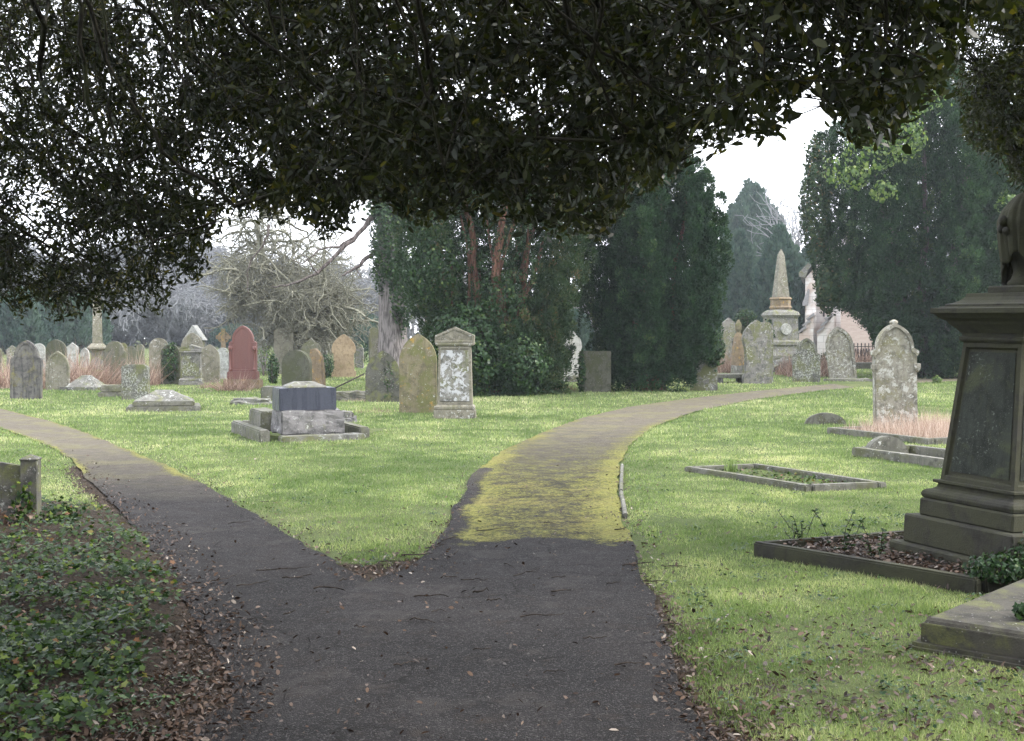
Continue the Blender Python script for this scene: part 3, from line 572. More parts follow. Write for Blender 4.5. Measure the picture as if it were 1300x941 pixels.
A_('gravestone', 1053, 1088, 415, 482, 'gothic', M['mottle'], 'tilted arched headstone with thick raised rim by far path', yaw=-6, roll=-7, t=.16, recess=.05, inset=.09, bev=.02)
o = bobj('footing', box_bm(1.5, .5, .12, .03, -.02, .03, cuts=3), M['kerb']); o.location = (*G(1076, 485), 0); tag(o, 'low broken stone footing under the tilted arched headstone', 'footing')
# large rounded headstone with knob
x, y = G(1137, 550); k = y/F0; th = tag(empty('gravestone', (x, y, -.01), rot=(0, R(-1.5), R(-6))), 'large mottled headstone with knob and moulded head, in pink dry grass', 'gravestone')
hh = (550-411)*k; w = 57*k
o = bobj('slab', slab_bm(profile(w*.92, hh, 'shouldergothic'), .22, 0, .06, .02, .006), M['mottle'], th)
bm = bmesh.new(); pr = profile(w, hh+.012, 'shouldergothic'); n_ = len(pr); sel = [p for p in pr if p[1] > hh*.63]; inn = [(p[0]*.87, p[1]-.05 if p[1] > hh*.72 else p[1]) for p in sel]
va = [[bm.verts.new((p[0], yy_, p[1])) for p in L_] for L_, yy_ in ((sel, -.15), (inn, -.15), (inn, .15), (sel, .15))]
for a in range(4):
    for i in range(len(sel)-1): bm.faces.new((va[a][i], va[a][i+1], va[(a+1) % 4][i+1], va[(a+1) % 4][i]))
for i in (0, -1): bm.faces.new([va[a][i] for a in range(4)])
bobj('hood_mould', bm, M['mottle'], th)
bobj('knob', soften(stack_bm([(hh-.01, .03), (hh+.01, .06), (hh+.045, .068), (hh+.08, .02)], 8), .01), M['mottle'], th, True)
for s in (-1, 1): bobj('corbel', soften(stack_bm([(hh*.56, .02), (hh*.6, .05), (hh*.64, .05)])), M['mottle'], th).location = (s*w*.46, -.1, 0)
FOOT.append((x, y, w*.5, .2))
o = bobj('gravestone', slab_bm(profile(.72, .22, 'semi'), .1), M['kerb']); o.location = (*G(1048, 540), 0); o.rotation_euler.z = R(-5); tag(o, 'low half-moon gravestone alone on lawn left of dry grass', 'gravestone')
def kerb_set(pts, hgt, wd, mat, label, sides=(0, 1, 2, 3), name='grave_kerb', z=0):
    """four kerb stones round the quadrilateral pts (world), butted at the corners"""
    cx = sum(p[0] for p in pts)/4; cy = sum(p[1] for p in pts)/4; th = tag(empty(name, (cx, cy, z)), label, 'grave')
    for i in sides:
        a = Vector(pts[i])-Vector((cx, cy)); b = Vector(pts[(i+1) % 4])-Vector((cx, cy)); d = (b-a).normalized(); n = Vector((-d.y, d.x)); n = n if (n.dot(-(a+b)/2)) > 0 else -n
        e = .0 if i % 2 == 0 else wd; a2 = a+d*e; b2 = b-d*e; bm = box_bm((b2-a2).length-.004, wd, hgt+.08, .012, -.08, .004, cuts=3); o = bobj('kerb_stone', bm, mat, th)
        c = (a2+b2)/2+n*wd/2; o.location = (c.x, c.y, 0); o.rotation_euler.z = math.atan2(d.y, d.x)
    return th
KP = [(1.98, 14.5), (2.97, 12.72), (3.88, 12.98), (2.90, 14.85)]
kerb_set(KP, .085, .10, M['kerb'], 'low mossy kerbed grave with green sprigs, alone on right lawn')
KN = [(4.37, 16.2), (5.15, 14.36), (6.10, 14.76), (5.27, 16.6)]
kerb_set(KN, .15, .13, M['kerb'], 'lichened kerbed grave with half-moon stone, left of big pedestal')
o = bobj('gravestone', slab_bm(profile(.66, .29, 'semi'), .12), M['kerb']); o.location = (4.83, 16.25, 0); o.rotation_euler.z = R(20); tag(o, 'half-moon gravestone inside lichened kerb left of big pedestal', 'gravestone')
KD = [(4.95, 19.8), (5.85, 17.7), (8.3, 18.7), (7.35, 20.9)]
kerb_set(KD, .13, .13, M['kerb'], 'kerbed grave overgrown with pink dry grass before mottled headstone')
KR = [(1.73, 9.02), (2.84, 7.66), (4.45, 8.36), (4.15, 10.05)]
kerb_set(KR, .135, .075, M['monu'], 'dark stone kerb round the plot of the large leaning pedestal')
bm = bmesh.new(); cq = [sum(p[i] for p in KR)/4 for i in (0, 1)]
vv = [bm.verts.new((cq[0]+(p[0]-cq[0])*.97, cq[1]+(p[1]-cq[1])*.97, .085)) for p in KR]; bm.faces.new(vv); bmesh.ops.subdivide_edges(bm, edges=bm.edges[:], cuts=30, use_grid_fill=True)
for v in bm.verts: v.co.z += .045*(mn.noise(v.co*2.2)+.5*mn.noise(v.co*7))
M['soil'] = (lambda t: t.end(t.bsdf(t.mix(t.step(t.noise(t.pos(), 40, 4), .4, .6), (.02, .015, .011), (.07, .05, .034)), .95, .1, t.noise(t.pos(), 60, 4), .8, .02)))(NT('dark plot soil'))
tag(bobj('soil', bm, M['soil'], None, True), kind='structure')
# ------------------------------------------------------------------ large pedestal monument with draped urn
UV = math.degrees(math.atan2(.4, .92))
th = tag(empty('pedestal_monument', (3.39, 8.55, 0), rot=(R(-.5), R(2.6), 0)), 'large dark battered pedestal with draped urn at right edge', 'monument'); th.rotation_mode = 'XYZ'
sub = lambda nm, rings, mat=M['monu'], off=.012: (lambda o: (setattr(o, 'rotation_euler', (0, 0, R(UV))), o)[1])(bobj(nm, soften(stack_bm(rings), off), mat, th))
sub('bottom_slab', [(-.1, .565), (.15, .565)]); sub('lower_step', [(.148, .50), (.345, .50)]); sub('upper_step', [(.343, .43), (.465, .43)])
sub('base_moulding', [(.463, .405), (.475, .418), (.495, .425), (.515, .418), (.528, .40), (.535, .372), (.55, .352), (.575, .345), (.58, .372), (.60, .372)], off=.003)
# battered die with sunk panels
bm = stack_bm([(.598, .335), (1.56, .262)])
bmesh.ops.recalc_face_normals(bm, faces=bm.faces); fs = [f for f in bm.faces if abs(f.normal.z) < .5]; bmesh.ops.inset_individual(bm, faces=fs, thickness=.045, depth=0); bmesh.ops.inset_individual(bm, faces=fs, thickness=.016, depth=-.02)
o = bobj('die', bm, M['monu'], th); o.rotation_euler.z = R(UV)
for kq in range(4):
    bm = bmesh.new(); fr = lambda z, s: s*(.335-(z-.598)*.0759-.064)
    q = []
    for z in (.665, 1.495):
        for s in ((-1, 1) if z < 1 else (1, -1)): q.append(bm.verts.new((fr(z, s), -(.335-(z-.598)*.0759)+.0195, z)))
    bm.faces.new(q); r_ = bmesh.ops.extrude_face_region(bm, geom=bm.faces[:]); bmesh.ops.translate(bm, vec=(0, -.004, 0), verts=[v for v in r_['geom'] if isinstance(v, bmesh.types.BMVert)])
    bmesh.ops.subdivide_edges(bm, edges=bm.edges[:], cuts=1); o = bobj('inscription_panel', bm, M['monu_panel'], th); o.rotation_euler.z = R(UV)+kq*PI/2
sub('necking', [(1.558, .268), (1.575, .285), (1.595, .285), (1.6, .27), (1.625, .275)], off=.003)
sub('cornice', [(1.623, .28), (1.65, .30), (1.68, .335), (1.70, .345), (1.72, .385), (1.745, .41), (1.75, .425), (1.785, .425), (1.79, .385), (1.80, .38)], off=.003)
sub('cap', [(1.798, .36), (1.815, .36), (1.825, .325), (1.845, .29), (1.87, .268), (1.895, .262)], off=.003)
sub('urn_foot', [(1.893, .17), (1.95, .17)])
def draped_urn():
    prof = [(1.948, .10), (1.97, .115), (2.0, .09), (2.05, .075), (2.1, .09), (2.18, .135), (2.26, .165), (2.33, .178), (2.39, .172), (2.44, .14), (2.48, .10), (2.51, .085), (2.55, .045), (2.57, .0)]
    bm = bmesh.new(); n = 72; prev = None
    for z, r in prof:
        cur = [bm.verts.new((r*math.cos(2*PI*i/n), r*math.sin(2*PI*i/n), z)) for i in range(n)]
        if prev:
            for i in range(n): bm.faces.new((prev[i], prev[(i+1) % n], cur[(i+1) % n], cur[i]))
        prev = cur
    o = bobj('urn_body', bm, M['monu'], th, True)
    bm = bmesh.new(); prev = None; rings = 26; n = 120
    for j in range(rings):
        f = j/(rings-1); cur = []
        for i in range(n):
            a = 2*PI*i/n; low = 2.04+.12*math.sin(a*2+.6)+.05*math.sin(a*5); z = 2.60-(2.60-low)*f
            r0 = .03+.185*min(1, (f*3.2))**.6 if f < .31 else .213
            r0 = np.interp(z, [1.9, 2.1, 2.25, 2.38, 2.46, 2.52, 2.57, 2.6], [.135, .155, .182, .198, .172, .13, .085, .03])
            r = r0+.014*f*math.sin(a*13+2*math.sin(a*3)+z*5)*(1+.4*math.sin(a*4))+.006*math.sin(a*31+z*9)*f
            cur.append(bm.verts.new((r*math.cos(a), r*math.sin(a), z)))
        if prev:
            for i in range(n): bm.faces.new((prev[i], prev[(i+1) % n], cur[(i+1) % n], cur[i]))
        else: bm.faces.new(cur)
        prev = cur
    o = bobj('drape', bm, M['monu'], th, True); md = o.modifiers.new('thick', 'SOLIDIFY'); md.thickness = .008
    for j, (an, zz, s) in enumerate(((200, 2.38, .03), (196, 2.33, .026), (208, 2.31, .022), (60, 2.36, .03))):
        b = bmesh.new(); bmesh.ops.create_icosphere(b, subdivisions=2, radius=s, matrix=Matrix.Translation((.21*math.cos(R(an)), .21*math.sin(R(an)), zz)) @ Matrix.Diagonal((1, 1, 1.35, 1)))
        for v in b.verts: v.co += mn.noise_vector(v.co*40)*.006
        bobj('tassel', b, M['monu'], o, True)
draped_urn()
# ledger slab in the corner
lc = np.array(G(1170, 815)); th = tag(empty('ledger_tomb', (2.09, 6.40, 0), R(48.6)), 'flat chamfered ledger slab in lower right corner of the view', 'tomb')
LW, LL = 1.0, 1.85      # local x along the back-left edge, local -y to the front right
bobj('lower_slab', box_bm(LL+.1, LW+.1, .09, .02, -.03, .004, x=LL/2, y=-LW/2, cuts=2), M['ledger'], th)
bm = box_bm(LL, LW, .10, .004, .058, 0, x=LL/2, y=-LW/2); bobj('upper_slab', bm, M['ledger'], th)
bm = bmesh.new(); lo = [bm.verts.new((a*LL, -b*LW, .157)) for a, b in ((0.006, 0.012), (.994, 0.012), (.994, .988), (0.006, .988))]; hi = [bm.verts.new((.02+a*(LL-.04), -(.02+b*(LW-.04)), .172)) for a, b in ((0, 0), (1, 0), (1, 1), (0, 1))]; tp = [bm.verts.new((.035+a*(LL-.07), -(.035+b*(LW-.07)), .185)) for a, b in ((0, 0), (1, 0), (1, 1), (0, 1))]
for A1, B1 in ((lo, hi), (hi, tp)):
    for i in range(4): bm.faces.new((A1[i], A1[(i+1) % 4], B1[(i+1) % 4], B1[i]))
bm.faces.new(tp); bobj('top_face', bm, M['ledger'], th)
# low stone with post, left foreground
x, y = 52, 655
XL, YL = G(40, 668); kk_ = YL/F0; th = tag(empty('low_headstone', (XL, YL, 0), R(4)), 'low mottled stone with pointed end post among ivy at left edge', 'gravestone')
hp = (668-576)*kk_
bobj('end_post', soften(stack_bm([(-.05, .066), (hp-.05, .066), (hp-.045, .074), (hp-.035, .074), (hp, .004)]), .004), M['fbar'], th)
b = slab_bm([(.0, 0), (.0, hp-.10), (-.5, hp-.015), (-1.1, hp-.015), (-1.1, 0)], .07, 0, .05, .008); o = bobj('slab', b, M['fbar'], th); o.location.x = -.045
bobj('end_post', soften(stack_bm([(-.05, .066), (hp-.05, .066), (hp-.045, .074), (hp-.035, .074), (hp, .004)]), .004), M['fbar'], th).location.x = -1.19
# kerb strip by the right path
for i, (a, b) in enumerate((((785.5, 592), (783.5, 625)), ((783.7, 627), (788, 657)))):
    A, B = Vector(G(*a)), Vector(G(*b)); d = B-A; o = bobj('path_edging', box_bm(d.length, .04, .075, .008, -.05, .006, cuts=3), M['kerb']); c = (A+B)/2; o.location = (c.x+.04, c.y, .01); o.rotation_euler.z = math.atan2(d.y, d.x)
    tag(o, ('narrow pale edging stone along right path, farther half', 'narrow pale edging stone along right path, nearer half')[i], 'edging', 'edging stones of the right path')
# ------------------------------------------------------------------ obelisk and chapel
x, y = G(996, 463); k = y/F0; th = tag(empty('obelisk_monument', (x, y+1, 0), R(12)), 'tall stone obelisk on roundel pedestal beside the chapel', 'monument')
Z = lambda py: (463-py)*k
bobj('rough_base', box_bm(50*k, 50*k, 12*k, .1, -.05, .06, cuts=3), M['kerb'], th)
bobj('pedestal', soften(stack_bm([(12*k-.05, 22*k), (16*k, 21*k), (16*k, 19*k), (Z(440), 18.5*k), (Z(438), 20*k), (Z(434), 20*k), (Z(432), 17.5*k), (Z(404), 16.5*k), (Z(400), 19*k), (Z(396), 17*k), (Z(393), 12*k)])), M['grey'], th)
bobj('octagonal_block', soften(stack_bm([(Z(393)-.002, 12*k), (Z(390), 13.5*k), (Z(388), 12*k), (Z(381), 12*k), (Z(379), 13.5*k), (Z(377), 12*k)], 8, PI/8)), M['brown'], th)
bobj('shaft', soften(stack_bm([(Z(377)-.003, 8.6*k), (Z(322), 3.4*k), (Z(315), .4*k)]), .02), M['buff'], th)
for kq in range(4):
    bm = bmesh.new(); n = 28
    for r1, yy_ in ((7*k, .1),): pass
    bmesh.ops.create_cone(bm, cap_ends=True, segments=28, radius1=7.6*k, radius2=7.0*k, depth=.12, matrix=Matrix.Rotation(PI/2, 4, 'X'))
    o = bobj('roundel', bm, M['pale'], th); o.rotation_euler.z = kq*PI/2; o.location = Vector((0, -17.3*k, Z(418))); o.location.rotate(Matrix.Rotation(kq*PI/2, 3, 'Z'))
ivy_cloud('ivy', th, (-19*k, -6*k, Z(425)), (4*k, 12*k, 18*k), 900, .13)
# chapel
x, y = G(1055, 459); k = y/F0; cx0 = x; th = tag(empty('chapel', (x, y, 0), R(-14)), 'pale stone chapel with stepped buttresses behind the yews', 'chapel')
ZZ = lambda py: (459-py)*k; XX = lambda px: (px-1055)*k
def prism(name, pts, y0, y1, mat, par):     # outline in the x,z plane pushed along y
    bm = bmesh.new(); a = [bm.verts.new((p[0], y0, p[1])) for p in pts]; b = [bm.verts.new((p[0], y1, p[1])) for p in pts]
    bm.faces.new(a); bm.faces.new(b[::-1])
    for i in range(len(pts)): bm.faces.new((a[i], a[(i+1) % len(pts)], b[(i+1) % len(pts)], b[i]))
    return bobj(name, bm, mat, par)
prism('nave_wall', [(XX(1022), -.1), (XX(1022), ZZ(352)), (XX(1075), ZZ(290)), (XX(1128), ZZ(352)), (XX(1128), -.1)], 1.2, 13, M['ashlar'], th)
rf = prism('roof', [(XX(1016), ZZ(352)), (XX(1018), ZZ(346)), (XX(1075), ZZ(279)), (XX(1132), ZZ(346)), (XX(1134), ZZ(352)), (XX(1075), ZZ(288))], .9, 13.4, M['slates'], th)
prism('kneeler', [(XX(1014), ZZ(350)), (XX(1014), ZZ(345)), (XX(1026), ZZ(332)), (XX(1028), ZZ(336)), (XX(1022), ZZ(352))], .7, 1.2, M['slabwhite'], th)
prism('kneeler', [(XX(1136), ZZ(350)), (XX(1136), ZZ(345)), (XX(1124), ZZ(332)), (XX(1122), ZZ(336)), (XX(1128), ZZ(352))], .7, 1.2, M['slabwhite'], th)
bobj('drainpipe', box_bm(2.4*k, .12, ZZ(366)-ZZ(402), .02, ZZ(402)), M['iron'], th).location = (XX(1045.5), 1.05, 0)
for (a, b, top) in ((1017, 1036, 396), (1039, 1061, 397), (1100, 1120, 397)):
    bt = prism('buttress', [(XX(a+7), -.1), (XX(a+9), ZZ(top+4)), (XX(b), ZZ(top)), (XX(b), -.1)], -.9, 1.198, M['ashlar'], th)
    bt2 = prism('buttress_foot', [(XX(a-1), -.1), (XX(a-1), ZZ(423)), (XX(a+2), ZZ(423)), (XX(b-3), ZZ(400)), (XX(b-2), -.1)], -1.7, -.902, M['ashlar'], th)
    for s in range(3):
        px_a = a-1+s*4.8; z1 = ZZ(423)+s*8*k; prism('weathering', [(XX(px_a), z1), (XX(px_a)-.05, z1+.09), (XX(px_a+8), z1+9.5*k), (XX(px_a+9), z1+9*k-.12)], -1.82, -.86, M['slates'], bt2)
prism('upper_buttress', [(XX(1024), ZZ(400)), (XX(1024), ZZ(366)), (XX(1029), ZZ(356)), (XX(1036), ZZ(356)), (XX(1036), ZZ(400))], .3, 1.195, M['ashlar'], th)
prism('weathering', [(XX(1019), ZZ(388)), (XX(1019), ZZ(384)), (XX(1026), ZZ(366)), (XX(1028), ZZ(368)), (XX(1026), ZZ(388))], .1, 1.1, M['slates'], th)
w_ = prism('window', [(XX(1030), ZZ(385)), (XX(1030), ZZ(372)), (XX(1036), ZZ(362)), (XX(1041), ZZ(372)), (XX(1041), ZZ(385))], 1.05, 1.19, M['slabwhite'], th)
prism('pane', [(XX(1032), ZZ(383)), (XX(1032), ZZ(373)), (XX(1036), ZZ(366)), (XX(1039), ZZ(373)), (XX(1039), ZZ(383))], 1.03, 1.048, M['slate'], w_)
w_ = prism('window', [(XX(1062), ZZ(392)), (XX(1062), ZZ(376)), (XX(1067), ZZ(366)), (XX(1072), ZZ(376)), (XX(1072), ZZ(392))], 1.05, 1.19, M['slabwhite'], th)
prism('pane', [(XX(1064), ZZ(390)), (XX(1064), ZZ(377)), (XX(1067), ZZ(370)), (XX(1070), ZZ(377)), (XX(1070), ZZ(390))], 1.03, 1.048, M['slate'], w_)
pw = prism('porch_wall', [(XX(1066), -.1), (XX(1066), ZZ(390)), (XX(1126), ZZ(390)), (XX(1126), -.1)], -3.0, -1.0, M['brickwall'], th)
prism('porch_coping', [(XX(1065), ZZ(391)), (XX(1065), ZZ(387)), (XX(1127), ZZ(387)), (XX(1127), ZZ(391))], -3.1, -.95, M['pale'], th)
ivy_cloud('ivy', th, (XX(1075), -1.0, ZZ(345)), (15*k, 1.2, 13*k), 2600, .17, 'ivy', 'redstem')
# railings
def railing(x0, x1, top, base, label, n=12, wavy=False):
    a = G(x0, base); b = G(x1, base); k = a[1]/F0; h = (base-top)*k; L_ = math.hypot(b[0]-a[0], b[1]-a[1]); th = tag(empty('railing', (*a, 0), math.atan2(b[1]-a[1], b[0]-a[0])), label, 'railing')
    for z in (h*.25, h*.85): bobj('rail', box_bm(L_, .03, .035, .004, z, x=L_/2), M['iron'], th)
    for i in range(n+1):
        bobj('bar', soften(stack_bm([(0, .02), (h*.95, .018), (h*.97, .03), (h*1.03, .003)]), .003), M['iron'], th).location = (L_*i/n, 0, 0)
    if wavy:
        for i in range(4):
            pts = [(L_*(i+.1+.8*t_)/4, 0, h*(.3+.5*abs(math.sin(t_*PI*2)))) for t_ in np.linspace(0, 1, 12)]; link('scroll', path_tube('scroll', pts, [.022]*12, 5), M['iron'], th)
railing(908, 940, 433, 466, 'black iron railing before the far stones left of the obelisk', 16)
railing(1084, 1112, 436, 466, 'bent wrought iron grave railing below the pink wall', 6, True)
o = bobj('grave_plinth', box_bm(1.9, .6, .35, .04, -.05, .02, cuts=2), M['kerb']); o.location = (*G(1102, 469), 0); tag(o, 'stone kerb beneath the bent wrought iron railing', 'kerb')
rb = tag(empty('rubble_heap', (*G(1000, 474), 0)), 'heap of broken stones in front of the obelisk', 'rubble')
for i in range(14):
    o = bobj('stone', box_bm(RNG.uniform(.3, .9), RNG.uniform(.3, .6), RNG.uniform(.2, .45), .06, 0, .07, cuts=3), M['slabwhite' if i % 3 else 'rock'], rb); o.location = (RNG.uniform(-.9, .9), RNG.uniform(-.3, .6), RNG.uniform(-.05, .25)); o.rotation_euler = tuple(RNG.uniform(-.4, .4, 3))
# small scattered far stones
far = [(72, 462, 10, 30, 'round'), (108, 468, 12, 26, 'gothic'), (178, 466, 11, 28, 'round'), (380, 466, 11, 32, 'gothic'), (434, 462, 8, 24, 'round'), (697, 468, 9, 26, 'peak'), (300, 463, 9, 27, 'round'), (456, 468, 12, 30, 'shoulder'), (-20, 470, 13, 30, 'round'), (1070, 470, 10, 25, 'round')]
fl = ['far round stone between dark round one and the column', 'far arched stone among brambles left of the column', 'far round stone left of the olive headstone', 'far arched stone behind the green round headstone', 'far round stone right of the tan headstone', 'far peaked stone behind the pale headstone between the yews', 'far round stone seen over the red granite head', 'far shouldered stone by a bush left of grey trunk', 'far round stone outside left edge', 'far round stone low by the chapel']
for (px, b, w_, h_, st), lb in zip(far, fl): stone_at('gravestone', px-w_/2, px+w_/2, b-h_, b, st, M[random.choice(['grey', 'pale', 'buff', 'green'])], lb, t=.12, yaw=RNG.uniform(-15, 15))
# ------------------------------------------------------------------ yews and other evergreens
def spray_tree(name, label, X, Y, H, prof, nplume, tufts, per, leaf, mat, prad=.42, cat='tree', group=None, trunkr=.3, seed=1, window=None, upright=.75, stems=6, xs=None, barkm='redbark', zbase=0.0, keep=None, tuftr=.30, stepz=.42):
    """columnar evergreen: many upright plumes of leaf tufts round several stems; prof = [(z fraction, radius m)], xs stretches x"""
    rg = np.random.default_rng(seed); th = tag(empty(name, (X, Y, 0)), label, cat, group); pz = [p[0]*H for p in prof]; pr = [p[1] for p in prof]; Rm = max(pr)
    P = []; Dd = []; Nn = []; T = []; L = []
    for i in range(nplume):
        a = i*2.39996+rg.uniform(-.2, .2); u = math.sqrt((i+.5)/nplume); hk = H*(1-.28*u**2*rg.uniform(.7, 1.3)); tone = rg.normal(0, .12)
        z = zbase+rg.uniform(0, .5)*(1-u); ph = rg.uniform(0, 6)
        while z < hk:
            r = np.interp(z, pz, pr); fr = max(0, 1-max(0, z-(hk-2.2))/2.2); rp = prad*(.25+.75*fr)*rg.uniform(.75, 1.25)
            # the plume's own radius at this height keeps it inside the outline
            rr = max(0, r-rp*.7)*u; c = np.array([math.cos(a+.05*math.sin(z+ph))*rr, math.sin(a+.05*math.sin(z+ph))*rr, z])+rg.normal(0, .06, 3)
            if keep is None or keep(c, X, Y):
                out = np.array([math.cos(a), math.sin(a), .15])
                for _ in range(tufts):
                    td = unit(rg.normal(size=3)+out*1.3*u+np.array([0, 0, .3])); tc = c+td*rp*np.array([1, 1, .8])*rg.uniform(.7, 1.15); tr = tuftr*rg.uniform(.55, 1.15); n = per; tt = rg.normal(0, .13)
                    d = unit(rg.normal(size=(n, 3))+td*.9+np.array([0, 0, .35])); q = tc+d*tr*(rg.random((n, 1))**.3)*np.array([.8, .8, 1.15])
                    P.append(q); Dd.append(d*(1-upright)+np.array([0, 0, upright])+td*.25+rg.normal(0, .22, (n, 3))); Nn.append(d+rg.normal(0, .4, (n, 3)))
                    T.append(.45+tone+tt+rg.normal(0, .12, n)); L.append(rg.uniform(.6, 1.2, n)*leaf)
            z += stepz*rg.uniform(.7, 1.3)
    P = np.concatenate(P); Dd = np.concatenate(Dd); Nn = np.concatenate(Nn); T = np.concatenate(T); L = np.concatenate(L)
    if xs: P[:, 0] *= xs
    if window is not None:
        k = window(P, rg); P, Dd, Nn, T, L = P[k], Dd[k], Nn[k], T[k], L[k]
    P[:, 2] = np.maximum(P[:, 2], .03)
    tp = []
    link('crown', leaf_mesh('crown', P, Dd, Nn, L, L*.5, 'diamond', np.clip(T, 0, 1)), M[mat], th)
    segA, segB, ra, rb = [], [], [], []
    for s in range(stems):
        a = s*2*PI/stems+rg.uniform(-.3, .3); p = np.array([math.cos(a)*trunkr*.7, math.sin(a)*trunkr*.7, -.1]); rr = trunkr*rg.uniform(.3, .5)*(1 if stems > 1 else 2.2); n = 14; tgt = np.array([math.cos(a)*Rm*.5, math.sin(a)*Rm*.5, H*.85])
        for j in range(n):
            q = p+(tgt-p)/(n-j)+rg.normal(0, .05, 3); segA.append(p); segB.append(q); r2 = rr*.9; ra.append(rr); rb.append(r2); p = q; rr = r2
    link('trunk', tubes('trunk', segA, segB, np.array(ra), np.array(rb), 8), M[barkm], th)
    return th, len(P)
NL = []
# columnar yew in the middle
X3, Y3 = G(829, 497)
NL.append(spray_tree('yew_tree', 'tall dark columnar yew in the middle, right of the wider yew', X3, Y3, 7.3, [(0, 1.1), (.05, 1.35), (.14, 1.55), (.25, 1.8), (.45, 2.0), (.6, 1.98), (.78, 1.75), (.9, 1.35), (1, .6)], 54, 5, 74, .078, 'yewleaf', seed=3, prad=.36, tuftr=.18, stepz=.34, upright=.45, zbase=.35, keep=lambda c, X, Y: not (c[0] > .9 and c[2] < .9))[1])
# wide yew with reddish stems
X2, Y2 = G(632, 500)
def win2(P, rg):
    front = P[:, 1] < -.5; a = (P[:, 0]+.25)/1.1; b = (P[:, 2]-3.2)/1.7; inside = front & (a*a+b*b < 1); return ~(inside & (rg.random(len(P)) < .88))
th2, n2 = spray_tree('yew_tree', 'wide spreading yew with bare reddish stems, behind white panelled pedestal stone', X2, Y2, 7.2, [(0, 1.7), (.06, 1.8), (.2, 1.95), (.4, 2.55), (.6, 2.75), (.8, 2.6), (1, 1.2)], 62, 5, 62, .08, 'yewbrown', seed=5, prad=.42, tuftr=.19, stepz=.38, upright=.45, window=win2, zbase=.1, stems=5, trunkr=.5)
rg = np.random.default_rng(9)
for i, (px0, py0, px1, py1, r) in enumerate([(604, 470, 640, 280, .085), (612, 470, 655, 270, .07), (585, 450, 548, 300, .06), (600, 430, 585, 270, .05), (640, 450, 690, 300, .075), (652, 430, 675, 280, .04), (575, 420, 565, 290, .04), (625, 440, 622, 275, .055)]):
    a = D(px0, py0, Y2-.35); b = D(px1, py1, Y2-.9); n = 14; ph = rg.uniform(0, 6)
    pts = [a+(b-a)*t_+np.array([.09*math.sin(t_*5+ph), .1*math.sin(t_*4+ph), 0]) for t_ in np.linspace(0, 1, n)]; pts[0][2] = min(pts[0][2], .6)
    o = link('stem', path_tube('stem', [p-np.array([X2, Y2, 0]) for p in pts], [r*(1-.5*t_) for t_ in np.linspace(0, 1, n)], 8, .35), M['redbark'], th2)
ivy_cloud('ivy', th2, (-.7, -1.7, 1.1), (1.0, .6, 1.3), 5200, .078, zmin=.04)
ivy_cloud('ivy', th2, (.6, -1.5, .8), (.7, .6, .8), 2600, .078, zmin=.04)
ivy_cloud('ivy', th2, (-1.6, -1.4, 3.3), (.7, .5, 1.1), 2400, .078)
ivy_cloud('ivy', th2, (.1, -1.2, 2.2), (.7, .3, .9), 1200, .09)
# large yew group on the right
X4, Y4 = G(1172, 479)
def win4(P, rg):
    q = Y4/(Y4+P[:, 1]); x_ = (X4+P[:, 0])*q-X4; z_ = (P[:, 2]-EYE)*q+EYE
    return ~(z_+rg.normal(0, .12, len(P)) < np.interp(x_, [-4.7, -4.0, -3.75, -3.3, -2.6, -2.0, -1.7, -1.4, -1.2], [4.9, 4.2, 2.9, 2.6, 2.3, 1.8, 1.1, .4, 0]))
NL.append(spray_tree('yew_tree', 'huge dark yew on the right in front of the chapel', X4, Y4, 11.6, [(0, 1.7), (.06, 2.3), (.14, 3.2), (.25, 3.9), (.5, 4.1), (.75, 3.8), (.9, 2.9), (1, 1.4)], 78, 5, 70, .095, 'yewleaf', seed=8, prad=.55, upright=.45, zbase=.2, window=win4, tuftr=.24, stepz=.5, trunkr=.7, barkm='bark')[1])
X5, Y5 = G(1290, 474)
NL.append(spray_tree('yew_tree', 'second tall yew behind the pedestal, right of the huge yew', X5+1.4, Y5+2, 10.8, [(0, 1.6), (.1, 2.4), (.3, 3.0), (.7, 2.9), (.9, 2.2), (1, .9)], 36, 6, 34, .15, 'yewleaf', seed=12, prad=.6, zbase=.2, tuftr=.42, stepz=.6, trunkr=.6)[1])
t4 = bpy.data.objects['yew_tree']
th4 = [o for o in bpy.data.objects if o.get('label', '').startswith('huge')][0]
for (px, py, rx, rz, n) in ((1110, 190, .9, .8, 700), (1150, 175, .7, .7, 600), (1085, 225, .5, .4, 300), (1122, 243, .4, .35, 260), (1165, 120, 1.0, .7, 500), (1060, 215, .4, .5, 200), (1280, 258, .35, .3, 160)):
    c = D(px, py, Y4-3.9)-np.array([X4, Y4, 0]); ivy_cloud('foliage', th4, tuple(c), (rx, .6, rz), n//2, .13, 'oval', 'limeleaf')
ivy_cloud('foliage', th4, tuple(D(1036, 250, Y4-.6)-np.array([X4, Y4, 0])), (.5, .7, 2.2), 2000, .12, 'oval', 'yewbrown')
ivy_cloud('foliage', th4, tuple(D(1052, 368, Y4-1)-np.array([X4, Y4, 0])), (.42, .6, .8), 1200, .12, 'oval', 'yewbrown')
